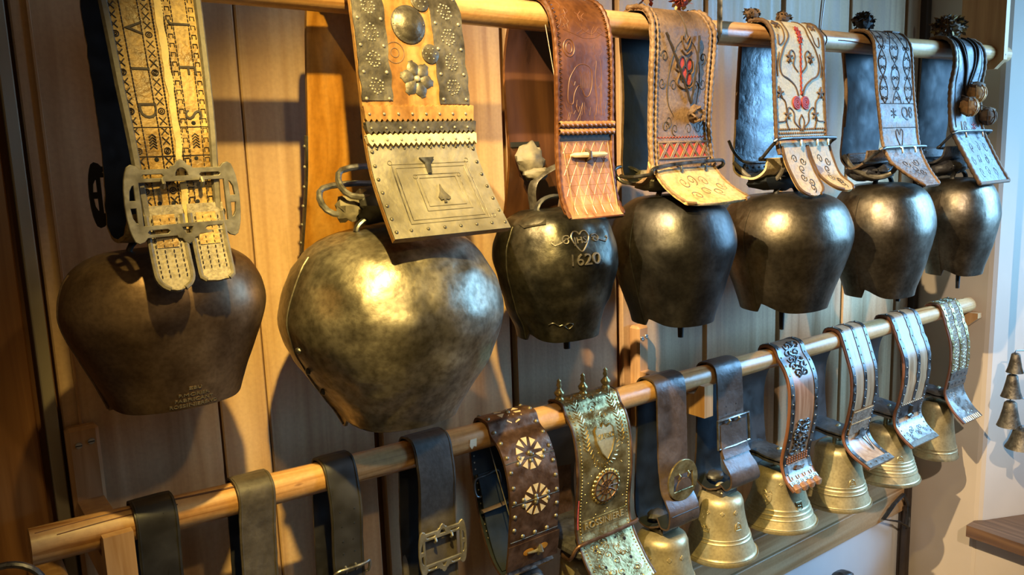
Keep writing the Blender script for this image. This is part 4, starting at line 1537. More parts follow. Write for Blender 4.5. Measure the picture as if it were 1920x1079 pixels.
# red hearts seen through pierced openings
x, v = S.hit(1282, 128)
for k, (dx, dy, rx, ry) in enumerate(((-0.010, 0.008, 0.006, 0.010), (0.008, 0.006, 0.006, 0.009), (-0.003, -0.010, 0.006, 0.012), (0.009, -0.018, 0.006, 0.010))):
    mb = MB()
    S.sheet(mb, fill2d([circ(dx, dy, rx, 14, ry)], 0.0004), x, v, 0.0003)
    rd = mb.build('red_inlay', 'red_felt', st)
    mb = MB()
    S.metric(mb, circ(dx, dy, rx + 0.0012, 16, ry + 0.0012), x, v, 0.0016, 0.0006, 5, True)
    mb.build('inlay_rim', 'thread_dark', rd)
mb = MB()
S.metric(mb, cat([(0.0, 0.042), (0.009, 0.052), (0.010, 0.044), (0.0, 0.030), (-0.010, 0.044), (-0.009, 0.052), (0.0, 0.042)], 4), x, v, 0.0015, 0.0005)
S.metric(mb, cat([(-0.012, 0.030), (0.0, 0.022), (0.012, 0.030)], 4), x, v, 0.0018, 0.0005)
S.metric(mb, cat([(-0.020, 0.016), (-0.026, 0.0), (-0.014, -0.008), (-0.02, -0.025), (-0.004, -0.034), (0.010, -0.032)], 5), x, v, 0.0018, 0.0005)
S.metric(mb, cat([(0.018, 0.012), (0.020, -0.004), (0.014, -0.012), (0.020, -0.026), (0.010, -0.034)], 5), x, v, 0.0018, 0.0005)
mb.build('pierced_scrolls', 'thread_brown', st)
# lattice panel
va, vb = S.hit(1275, 267)[1], S.hit(1275, 297)[1]
mb = MB()
S.patch(mb, -0.74, 0.86, va, vb, 0.0008, 0.0)
rp = mb.build('red_panel', 'red_felt', st)
mb = MB()
for i in range(5):
    a, b_ = -0.74 + 1.6 * i / 5, -0.74 + 1.6 * (i + 1) / 5
    for e in (0, 0.05):
        S.line(mb, [(a + e, 0), (b_ + e - 0.05, 1)], 0.0013, 0.0012, 5, va, vb)
        S.line(mb, [(b_ - e, 0), (a - e + 0.05, 1)], 0.0013, 0.0016, 5, va, vb)
for q_ in (0, 1):
    S.line(mb, [(-0.78, q_), (0.9, q_)], 0.0022, 0.0006, 6, va, vb)
for u in (-0.76, 0.88):
    S.line(mb, [(u, 0), (u, 1)], 0.0018, 0.0006, 6, va, vb)
mb.build('lattice', 'brown_suede', rp)
mb = MB()
S.line(mb, [(-0.8 + 0.05 * i, 0.5 + 0.5 * (-1) ** i) for i in range(35)], 0.0007, 0.0004, 4, va - 0.010, va - 0.007)
mb.build('red_stitching', 'thread_red', st, kind='stuff')
# thong with knotted tassel
a1, b1_, c1 = S.hit(1243, 62), S.hit(1305, 68), S.hit(1289, 195)
mb = MB()
for q_ in (a1, b1_):
    pts = [S.P(q_[0] + (c1[0] - q_[0]) * t + 0.001 * math.sin(t * 40), q_[1] + (c1[1] - q_[1]) * t, 0.004 + 0.003 * math.sin(t * 3)) for t in np.linspace(0, 1, 20)]
    mb.tube(pts, [0.0022 + 0.0005 * math.sin(i * 2.2) for i in range(20)], 6)
tg = mb.build('thong', 'thread_dark', st)
mb = MB()
p = S.P(c1[0] + 0.003, c1[1] + 0.018, 0.010)
mb.blob(p, (0.013, 0.011, 0.015), 0.35, 120, 14, 10)
for a in range(6):
    an = a * 1.047
    mb.tube([p + np.array([0.013 * math.cos(an + t * 0.8), -0.006 - 0.006 * math.sin(t * 3.1), 0.014 * math.sin(an + t * 0.8) * (1 - 0.4 * t)]) for t in np.linspace(0, 1.6, 7)], 0.0022, 5)
mb.build('thong_knot', 'husk_brown', tg)
# tail
T = Strap([tuple(S.yz(S.vz(1.562))), (-0.296, 1.546), (-0.318, 1.521), (-0.354, 1.499)], [tuple(S.yz(S.vz(1.562))), (-0.282, 1.568), (-0.281, 1.574)], 1.021, 1.18, 0.006,
          edges=[(1.57, 1.024, 1.178), (1.54, 1.028, 1.185), (1.49, 1.044, 1.212)], tip=0.012)
mb = MB()
T.ribbon(mb, 8, mis=(0, 0), wob=0.0016)
tl = mb.build('strap_tail', 'tan_tail', root)
mb = MB()
T.edge_roll(mb, 0.0, T.L - 0.004, 0.0030, inset=0.002, braid=0.2, step=0.004)
mb.build('tail_edge', 'brown_suede', tl)
mb = MB()
for cu, cq, a, t in ((-0.4, 0.35, 0, 1.2), (-0.1, 0.3, 90, -1.3), (0.25, 0.35, 180, 1.2), (0.0, 0.62, 0, -1.2), (0.35, 0.66, 90, 1.2), (-0.4, 0.72, 180, 1.2), (0.6, 0.5, 0, 1.2)):
    T.line(mb, curl(cu, cq, 0.14, 0.13, a, t), 0.0008, 0.0, 4)
mb.build('tooling', 'thread_brown', tl, kind='stuff')
rods(root, rect_loop(1.008, 1.196, -0.300, 1.566, -0.285, 1.542, 0.006) if False else [(1.012, -0.293, 1.553), (1.016, -0.297, 1.562), (1.06, -0.296, 1.567), (1.10, -0.296, 1.569), (1.15, -0.296, 1.570), (1.190, -0.297, 1.570), (1.194, -0.288, 1.558), (1.185, -0.23, 1.548), (1.10, -0.20, 1.548), (1.02, -0.215, 1.550), (1.008, -0.25, 1.548)], r=0.0034)
mb = MB()
for u in (-0.25, 0.55):
    mb.tube([T.U(u, 0.0, -0.004), T.U(u, -0.004, 0.006), T.U(u, 0.004, 0.0085), T.U(u, 0.010, 0.002)], 0.0022, 6)
mb.build('prong', 'dark_iron', root)
rods(root, [(1.000, -0.218, 1.560), (1.030, -0.212, 1.566), (1.055, -0.222, 1.556), (1.05, -0.235, 1.538), (1.004, -0.235, 1.540)], 'ring', 0.0032, 'steel')
hung_bundle(root, S, B, 'grey_rag', 0.9)
tuft(root, (1.064, -0.236, 1.853), 0.019, 60, ['petal_red', 'husk_brown'], 0.012, 0.6, 'dried_flowers', 0.006)
tuft(root, (1.150, -0.238, 1.850), 0.018, 60, ['petal_red', 'straw'], 0.011, 0.7, 'dried_flowers', 0.006)

# ---- 5: broad bell, cream strap with embroidery
root = thing('cowbell', 'broad dark cowbell on a cream leather strap with brown and red embroidered scrolls', 'cowbell', (1.44, -0.265, 1.26), GU)
B = Bell((1.430, -0.262), 0.132, 0.123, 1.498, 1.266, PROF_BROAD, rise=0.018, amp=0.0014, fr=13, seed=17)
b5 = bell_parts(root, B, 'brown_iron', clap=0.045, cr=0.0055, cx=-0.02, cy=-0.01)
S = Strap(front_leather([(-0.286, 1.775), (-0.289, 1.70), (-0.293, 1.64), (-0.296, 1.60), (-0.303, 1.575)]), back_leather(1.540, -0.205),
          1.345, 1.508, 0.006, edges=[(1.83, 1.35, 1.503), (1.79, 1.345, 1.507), (1.60, 1.347, 1.510)])
mb = MB()
S.ribbon(mb, 8, mis=(0, 1), wob=0.0012)
st = mb.build('strap', ['cream_leather', 'satin_black'], root)
mb = MB()
S.edge_roll(mb, -0.01, S.L, 0.0042, inset=0.001, braid=0.12, h=-0.001, step=0.004)
for sd in (-1,):
    S.edge_roll(mb, -0.20, -0.012, 0.004, inset=0.0, h=-0.006)
mb.build('edge_binding', 'thread_brown', st, sharp=80)
v0, v1 = 0.012, S.vz(1.618)
mb = MB()
mirrored(S, mb, [(0.30, 0.0), (0.42, 0.10), (0.40, 0.20), (0.62, 0.30), (0.78, 0.42), (0.72, 0.52), (0.45, 0.56), (0.2, 0.62), (0.08, 0.70)], 0.0018, v0, v1)
mirrored(S, mb, [(0.08, 0.50), (0.25, 0.44), (0.20, 0.36), (0.32, 0.32), (0.45, 0.36), (0.42, 0.43)], 0.0016, v0, v1)
mirrored(S, mb, [(0.72, 0.06), (0.55, 0.12), (0.60, 0.24), (0.78, 0.28), (0.80, 0.20)], 0.0015, v0, v1)
mirrored(S, mb, [(0.92, 0.92), (0.62, 0.90), (0.60, 0.76), (0.80, 0.70), (0.84, 0.62)], 0.0016, v0, v1)
mirrored(S, mb, [(0.05, 0.98), (0.28, 0.92), (0.30, 0.84), (0.50, 0.80), (0.60, 0.90), (0.52, 0.98)], 0.0017, v0, v1)
mirrored(S, mb, [(0.0, 0.86), (0.10, 0.92), (0.04, 1.0)], 0.0018, v0, v1)
mirrored(S, mb, [(0.80, 0.34), (0.88, 0.44), (0.86, 0.54)], 0.0012, v0, v1)
mb.build('embroidered_scrolls', 'thread_brown', st)
mb = MB()
for cu, cq in ((0.42, 0.38), (0.74, 0.10), (0.80, 0.68), (0.55, 0.86)):
    for sd in (-1, 1):
        x, v = S.X(sd * cu, v0 + (v1 - v0) * cq), v0 + (v1 - v0) * cq
        for a in range(5):
            an = a * 1.2566 + 0.3
            S.metric(mb, [(0, 0), (0.005 * math.cos(an), 0.005 * math.sin(an)), (0.010 * math.cos(an), 0.010 * math.sin(an))], x, v, 0.0021, 0.0006)
mb.build('embroidered_leaves', 'husk_brown', st)
mb = MB()
x = S.X(0.02, 0.1)
for cq, r0 in ((0.16, 0.011), (0.22, 0.010)):
    vv = v0 + (v1 - v0) * cq
    for a in range(7):
        an = a * 0.8976
        S.metric(mb, [(0.002 * math.cos(an), 0.002 * math.sin(an)), (r0 * 0.7 * math.cos(an), r0 * math.sin(an))], x, vv, 0.0026, 0.0006)
for sd in (-1, 1):
    vv = v0 + (v1 - v0) * 0.755
    xx = S.X(sd * 0.17, vv)
    S.metric(mb, spiral(0, 0, 0.0018, 0.0125, 90, 2.6, 44), xx, vv, 0.0026, 0.0006)
S.line(mb, [(0.03 + 0.015 * (-1) ** i, 0.27 + 0.02 * i) for i in range(22)], 0.0020, 0.0004, 5, v0, v1)
mb.build('embroidered_roses', 'thread_red', st)
va, vb = S.vz(1.622), S.vz(1.607)
mb = MB()
for i in range(22):
    for j in range(3):
        S.stud(mb, -0.92 + 1.84 * i / 21 + 0.03 * (j % 2), va + (vb - va) * j / 2, 0.0026, 0.002)
mb.build('knotted_braid', 'husk_brown', st, kind='stuff')
mb = MB()
S.patch(mb, -0.9, 0.95, S.vz(1.606), S.vz(1.594), 0.0016, 0.0, wavy=0.03)
mb.build('red_band', 'red_felt', st)
for k, (xa, xb, xc, xd, ze, ye) in enumerate(((1.352, 1.430, 1.368, 1.448, 1.494, -0.344), (1.432, 1.508, 1.462, 1.528, 1.500, -0.362))):
    T = Strap([(-0.303, 1.590), (-0.310, 1.560), (-0.324, 1.528), (ye, ze)], [(-0.303, 1.590), (-0.301, 1.595), (-0.300, 1.60)], xa, xb, 0.006,
              edges=[(1.60, xa, xb), (1.49, xc, xd)], tip=0.030)
    mb = MB()
    T.ribbon(mb, 6, mis=(0, 0), wob=0.0015)
    tl = mb.build('strap_tail', 'tan_tail', root)
    mb = MB()
    T.edge_roll(mb, 0.0, T.L - 0.003, 0.0030, inset=0.001)
    mb.build('tail_edge', 'thread_brown', tl)
    mb = MB()
    for cu, cq, a, t in ((-0.2, 0.62, 0, 1.3), (0.25, 0.72, 180, -1.3), (0.0, 0.45, 90, 1.2), (0.3, 0.3, 0, 1.2), (-0.3, 0.25, 180, 1.2), (0.1, 0.85, 90, -1.2)):
        T.line(mb, curl(cu, cq, 0.22, 0.09, a, t), 0.0011, 0.0, 4)
    mb.build('embroidery', 'thread_dark', tl)
mb = MB()
T = Strap([(-0.304, 1.590), (-0.311, 1.560), (-0.322, 1.532)], [(-0.304, 1.590), (-0.301, 1.595), (-0.300, 1.60)], 1.405, 1.470, 0.003, tip=0.004)
T.ribbon(mb, 6, mis=(0, 0), wob=0.002)
mb.build('ragged_tongue', 'brown_suede', root)
rods(root, rect_loop(1.334, 1.520, -0.310, 1.604, -0.272, 1.566, 0.010), r=0.0034, m='dark_iron')
mb = MB()
for u in (-0.3, 0.35, 0.8):
    v = S.vz(1.60)
    mb.tube([S.U(u, v - 0.008, 0.001), S.U(u, v, 0.013), S.U(u, v + 0.012, 0.010)], 0.0024, 6)
mb.build('prong', 'steel', root)
rods(root, [(1.345, -0.20, 1.562), (1.355, -0.225, 1.535), (1.375, -0.25, 1.518), (1.385, -0.275, 1.53), (1.378, -0.295, 1.555), (1.385, -0.290, 1.560)], 'hook', 0.0045, 'grey_edge', False, 5)
mb = MB()
mb.box((1.362, -0.215, 1.535), (1.49, -0.208, 1.558), 0.002)
lp = mb.build('leather_flap', 'satin_black', root)
mb = MB()
for i in range(7):
    mb.dome((1.37 + 0.018 * i, -0.2155, 1.550), (0, -1, 0), 0.0024, 0.0016, 7)
mb.build('rivets', 'dark_iron', lp, kind='stuff')
rods(root, [(1.336, -0.194, 1.605), (1.340, -0.202, 1.585), (1.350, -0.214, 1.566), (1.37, -0.222, 1.560), (1.45, -0.222, 1.560)], 'rear_wire', 0.003, 'dark_iron', False, 5)
hung_bundle(root, S, B, 'blue_black', 0.95)
tuft(root, (1.352, -0.232, 1.842), 0.019, 60, ['husk_brown', 'husk_black'], 0.008, 0.4)
tuft(root, (1.452, -0.232, 1.842), 0.019, 60, ['husk_brown', 'husk_black'], 0.008, 0.4)

# ---- 6: dark bell, tooled tan strap with pointed tail
root = thing('cowbell', 'dark cowbell on a narrow tooled tan strap with pointed tail and black tuft', 'cowbell', (1.80, -0.265, 1.23), GU)
B = Bell((1.790, -0.264), 0.115, 0.108, 1.500, 1.244, PROF_TAPER, rise=0.020, amp=0.0014, fr=14, seed=23)
b6 = bell_parts(root, B, 'brown_iron', clap=0.010, cr=0.006, cx=-0.01, cy=-0.05)
S = Strap(front_leather([(-0.286, 1.775), (-0.293, 1.70), (-0.303, 1.63), (-0.309, 1.59), (-0.322, 1.555), (-0.347, 1.522), (-0.376, 1.494)]), back_leather(1.545, -0.222),
          1.694, 1.846, 0.006, edges=[(1.83, 1.70, 1.840), (1.79, 1.694, 1.845), (1.58, 1.697, 1.846), (1.545, 1.703, 1.842), (1.505, 1.745, 1.825), (1.49, 1.765, 1.815)])
mb = MB()
S.ribbon(mb, 8, mis=(0, 1), wob=0.001)
st = mb.build('strap', ['tooled_tan', 'blue_black'], root)
mb = MB()
S.edge_roll(mb, -0.01, S.L - 0.002, 0.0038, inset=0.001, braid=0.18, h=-0.001, step=0.004)
S.edge_roll(mb, -0.22, -0.012, 0.004, inset=0.0, h=-0.006, sides=(-1,))
mb.build('edge_binding', 'brown_suede', st, sharp=80)
v0, v1 = 0.01, S.hit(1680, 195)[1]
mb = MB()
for u in (-0.36, 0.36):
    S.line(mb, [(u, 0), (u, 1)], 0.0012, 0.0, 4, v0, v1)
for uo, wd, ph in ((-0.66, 0.2, 0), (0.0, 0.22, 1), (0.66, 0.2, 0)):
    for sd in (-1, 1):
        S.line(mb, [(uo + sd * wd * math.sin((q_ * 3 + ph * 0.5) * math.pi), q_) for q_ in np.linspace(0.0, 1.0, 40)], 0.0013, 0.0, 4, v0, v1)
    for j in range(8):
        q0 = (j + 0.5) / 8
        for sd in (-1, 1):
            S.line(mb, curl(uo + sd * 0.10, q0, 0.09, 0.030, 90 + 90 * sd, 1.3 * sd), 0.0010, 0.0, 4, v0, v1)
for py in (195, 240):
    v = S.hit(1680, py)[1]
    S.line(mb, [(-0.92, 0), (0.92, 0)], 0.0010, 0.0, 4, v, v + 1e-5)
v = S.hit(1678, 262)[1]
S.metric(mb, cat([(0, 0.010), (0.008, 0.022), (0.014, 0.012), (0.0, -0.018), (-0.014, 0.012), (-0.008, 0.022), (0, 0.010)], 4), S.X(-0.05, v), v, 0.0014, 0.0)
va, vb = S.vz(1.56), S.L
for cu, cq, a, t in ((-0.3, 0.25, 0, 1.2), (0.35, 0.22, 180, -1.2), (0.0, 0.45, 90, 1.2), (0.3, 0.55, 0, 1.2)):
    S.line(mb, curl(cu, cq, 0.2, 0.13, a, t), 0.0011, 0.0, 4, va, vb)
mb.build('tooling', 'thread_dark', st, kind='stuff')
mb = MB()
v = S.hit(1692, 213)[1]
S.sheet(mb, text2d('Q8', 0.036, 0.0006), S.X(0.48, v), v, 0.0004)
S.sheet(mb, text2d('*', 0.05, 0.0006), S.X(-0.25, v), v + 0.010, 0.0004)
mb.build('letters', 'thread_dark', st)
rods(root, rect_loop(1.684, 1.860, -0.320, 1.578, -0.278, 1.548, 0.010), r=0.0034, m='dark_iron')
mb = MB()
for u in (-0.3, 0.45):
    v = S.vz(1.574)
    mb.tube([S.U(u, v - 0.008, 0.001), S.U(u, v, 0.010), S.U(u, v + 0.012, 0.007)], 0.0024, 6)
mb.build('prong', 'steel', root)
rods(root, [(1.690, -0.225, 1.565), (1.700, -0.245, 1.535), (1.73, -0.275, 1.515), (1.755, -0.300, 1.522), (1.765, -0.310, 1.545), (1.750, -0.312, 1.550), (1.742, -0.305, 1.540)], 'hook', 0.0055, 'pewter', False, 5)
mb = MB()
mb.box((1.70, -0.232, 1.545), (1.83, -0.224, 1.568), 0.003)
mb.build('leather_flap', 'slate_leather', root)
hung_bundle(root, S, B, 'slate_leather', 0.9)
tuft(root, (1.735, -0.236, 1.852), 0.029, 160, ['husk_black', 'husk_black', 'dark_post'], 0.012, 0.8, wd=0.006)
mb = MB()
S.patch(mb, 0.55, 0.98, -0.005, 0.02, 0.003, 0.001)
mb.build('patch', 'tooled_tan', st)

# ---- 7: smallest of the big bells, slate strap with chestnut knots
root = thing('cowbell', 'rightmost big cowbell, blue-grey, on a slate leather strap with three dried husk balls', 'cowbell', (2.13, -0.27, 1.24), GU)
B = Bell((2.118, -0.276), 0.101, 0.093, 1.496, 1.256, PROF_TAPER, rise=0.016, amp=0.0014, fr=16, seed=29)
b7 = bell_parts(root, B, 'brown_iron', clap=0.035, cr=0.0055, cx=-0.02, cy=-0.02)
S = Strap([(UY, 1.830), (-0.264, 1.826), (-0.283, 1.806), (-0.290, 1.765), (-0.284, 1.71), (-0.286, 1.65), (-0.294, 1.605), (-0.315, 1.558), (-0.334, 1.515), (-0.350, 1.482)], back_leather(1.545, -0.208),
          2.035, 2.187, 0.006, edges=[(1.83, 2.04, 2.180), (1.80, 2.035, 2.187), (1.72, 2.030, 2.182), (1.61, 2.032, 2.188), (1.55, 2.045, 2.195), (1.48, 2.062, 2.215)])
mb = MB()
S.ribbon(mb, 8, mis=(0, 1), wob=0.0012)
st = mb.build('strap', ['slate_leather', 'blue_black'], root)
mb = MB()
S.edge_roll(mb, -0.01, S.L - 0.001, 0.0050, inset=0.001, braid=0.16, h=-0.001, step=0.005)
S.line(mb, [(-1, 1), (1, 1)], 0.0048, -0.001, 6, 0, S.L - 0.001)
mb.build('edge_binding', 'husk_brown', st, sharp=80)
v0, v1 = 0.012, S.vz(1.66)
mb = MB()
for sd in (-1, 1):
    S.line(mb, [(sd * 0.55, 0.05), (sd * 0.5, 0.25), (sd * 0.28, 0.5), (0.0, 0.85)], 0.0030, 0.003, 6, v0, v1, 6)
    S.line(mb, [(sd * 0.32, 0.02), (sd * 0.3, 0.3), (sd * 0.12, 0.6), (0.0, 0.82)], 0.0022, 0.002, 6, v0, v1, 6)
    S.line(mb, [(sd * 0.78, 0.0), (sd * 0.76, 0.4), (sd * 0.7, 0.8), (sd * 0.72, 1.2)], 0.0014, 0.0, 5, v0, v1, 6)
mb.build('thong', 'thread_dark', st)
mb = MB()
v = S.hit(1818, 238)[1]
S.sheet(mb, text2d('18', 0.036, 0.0005), S.X(-0.25, v), v, 0.0004)
mb.build('numerals', 'husk_brown', st)
mb = MB()
S.sheet(mb, text2d('*', 0.05, 0.0005), S.X(0.42, v), v + 0.010, 0.0004)
mb.build('star', 'thread_red', st)
mb = MB()
for i in range(9):
    S.line(mb, curl(-0.6 + 0.15 * i, 0.5 + 0.3 * math.sin(i * 2.1), 0.1, 0.12, i * 50, 1.1), 0.0007, 0.0, 4, S.vz(1.60), S.L)
mb.build('tooling', 'thread_dark', st, kind='stuff')
for i, (px, py, r, ms) in enumerate(((1813, 176, 0.023, 'husk_orange'), (1800, 203, 0.022, 'husk_orange'), (1837, 221, 0.020, 'husk_brown'))):
    x, v = S.hit(px, py)
    p = S.P(x, v, r * 0.8)
    mb = MB()
    mb.blob(p, (r, r * 0.9, r), 0.22, 130, 16, 12)
    for a in range(7):
        an = a * 0.8976
        mb.tube([p + r * 1.05 * np.array([math.cos(an) * math.sin(t), -abs(math.sin(an)) * math.sin(t) * 0.95, math.cos(t)]) for t in np.linspace(0.2, 2.8, 9)], 0.0017, 5)
    hb = mb.build('husk_ball', ms, root)
    mb = MB()
    mb.blob(p + np.array([0, 0, r * 0.75]), (r * 0.8, r * 0.7, r * 0.4), 0.4, 150, 12, 7)
    mb.tube([p + np.array([0, 0, r]), S.P(x - 0.008, v - 0.03, 0.004)], 0.0012, 5)
    mb.build('husk_cap', 'husk_brown', hb)
rods(root, rect_loop(2.022, 2.206, -0.306, 1.608, -0.268, 1.570, 0.010), r=0.0034, m='dark_iron')
mb = MB()
for u in (-0.5, 0.6):
    v = S.vz(1.603)
    mb.tube([S.U(u, v - 0.008, 0.001), S.U(u, v, 0.010), S.U(u, v + 0.012, 0.007)], 0.0024, 6)
mb.build('prong', 'steel', root)
mb = MB()
mb.box((2.045, -0.218, 1.545), (2.17, -0.210, 1.572), 0.003)
mb.build('leather_flap', 'slate_leather', root)
hung_bundle(root, S, B, 'slate_leather', 0.85)
tuft(root, (2.110, -0.236, 1.858), 0.050, 420, ['husk_brown', 'straw', 'husk_brown', 'husk_black'], 0.016, 0.6, wd=0.005)

# ------------------------------------------------------------------ lower row
GL = 'bells on the lower pole'


class CastBell:
    def __init__(s, c, rs, rm, zt, zm, rings=(0.62, 0.68, 0.86), flare=1.75):
        s.c, s.rs, s.rm, s.zt, s.zm = c, rs, rm, zt, zm
        H = zt - zm
        p = [(0.0001, zt + 0.013), (rs * 0.45, zt + 0.0125), (rs * 0.78, zt + 0.009), (rs * 0.93, zt + 0.003), (rs, zt - 0.006)]
        fs = sorted(set(list(np.linspace(0.08, 0.965, 22)) + [r + d for r in rings for d in (-0.012, 0.0, 0.012)]))
        s.fl = flare
        for f in fs:
            r = rs + (rm - rs) * f ** flare
            if any(abs(f - q) < 1e-6 for q in rings):
                r += 0.0016
            p.append((r, zt - H * f))
        p += [(rm * 1.0, zm + 0.008), (rm * 1.012, zm + 0.004), (rm, zm), (rm * 0.95, zm + 0.001)]
        p += [((rs + (rm - rs) * f ** flare) - 0.006, zt - H * f) for f in (0.9, 0.7, 0.4, 0.1)] + [(0.0001, zt - 0.004)]
        s.p = p

    def pt(s, th, z, h=0.0):
        f = min(1, max(0.0, (s.zt - z) / (s.zt - s.zm)))
        r = s.rs + (s.rm - s.rs) * f ** s.fl + h
        return np.array([s.c[0] + r * math.cos(th), s.c[1] + r * math.sin(th), z])

    def line(s, mb, pts, th0, z0, r=0.0009, closed=False):
        q = []
        for x, y in pts:
            rr = math.hypot(*(s.pt(th0, z0 + y)[:2] - np.array(s.c)))
            q.append(s.pt(th0 + x / rr, z0 + y, 0.0004))
        mb.tube(q, r, 5, closed)

    def build(s, root, m='brass', eye=0.03, marks=()):
        mb = MB()
        mb.lathe(s.p, (s.c[0], s.c[1], 0), 64)
        body = mb.build('bell_body', m, root, sharp=50)
        mb = MB()
        mb.tube([(s.c[0] + 0.014 * math.cos(a), s.c[1], s.zt + 0.009 + eye * math.sin(a)) for a in np.linspace(math.pi, 0, 13)], 0.0055, 8)
        mb.build('crown_eye', m, root)
        mb = MB()
        mb.tube([(s.c[0], s.c[1], s.zt - 0.005), (s.c[0], s.c[1], s.zm + 0.03)], 0.003, 8)
        mb.blob((s.c[0], s.c[1], s.zm + 0.016), 0.014, 0, 1, 14, 8)
        mb.build('clapper', 'clapper_iron', root)
        if marks:
            mb = MB()
            for kind, th, z, k in marks:
                for pts, cl in EMB[kind]:
                    s.line(mb, [(x * k, y * k) for x, y in pts], th, z, 0.0012, cl)
            mb.build('relief_marks', m, body)
        return body


EMB = {
    'shield': [([(-1, 1.1), (1, 1.1), (1.0, 0), (0.6, -0.8), (0, -1.3), (-0.6, -0.8), (-1, 0)], True), ([(-0.5, 0.8), (0, 0.2), (0.5, 0.8)], False), ([(-0.5, -0.6), (0, 0.2), (0.5, -0.6)], False),
               ([(-1, 1.3), (-0.6, 1.8), (-0.2, 1.3)], False), ([(1, 1.3), (0.6, 1.8), (0.2, 1.3)], False), (circ(0, -0.3, 0.3, 8), True)],
    'arch': [([(-0.9, -0.7), (0.9, -0.7), (0.9, 0.1), (0.6, 0.7), (0, 1.0), (-0.6, 0.7), (-0.9, 0.1)], True), ([(-0.3, -0.5), (-0.3, 0.5), (0.3, 0.4), (0.3, -0.5)], False), ([(-0.3, 0), (0.3, 0)], False)],
    'square': [([(-0.9, 1), (0.9, 1), (0.9, -0.7), (0, -1.1), (-0.9, -0.7)], True), ([(-0.5, 0.7), (-0.5, -0.4)], False), ([(0, 0.7), (0, -0.4)], False), ([(-0.5, 0.1), (0.5, 0.1)], False), ([(0.5, 0.7), (0.5, -0.4)], False)],
    'crown': [([(-1, -0.6), (1, -0.6), (1.2, 0.5), (0.6, 0.1), (0.5, 0.8), (0, 0.2), (-0.5, 0.8), (-0.6, 0.1), (-1.2, 0.5)], True), ([(-1, -0.35), (1, -0.35)], False), (circ(0, 0.9, 0.2, 6), True)],
    'rose': [(circ(0, 0, 0.35, 8), True), (circ(0.6, 0, 0.35, 7), True), (circ(-0.6, 0, 0.35, 7), True), (circ(0, 0.6, 0.35, 7), True), (circ(0, -0.6, 0.35, 7), True)],
}


def lfront(x, pts, t=0.004):
    z = lz(x)
    return [(LY, z + LR + t), (LY - 0.017, z + LR - 0.002 + t * 0.5), (LY - 0.0265, z + 0.004)] + pts


def lback(x, pts, t=0.004):
    z = lz(x)
    return [(LY, z + LR + t), (LY + 0.017, z + LR - 0.002 + t * 0.5), (LY + 0.026, z + 0.002)] + pts


CAM_TH = lambda x, y=-0.185: math.atan2(CAMP[1] - y, CAMP[0] - x)      # side of a bell that faces the viewer

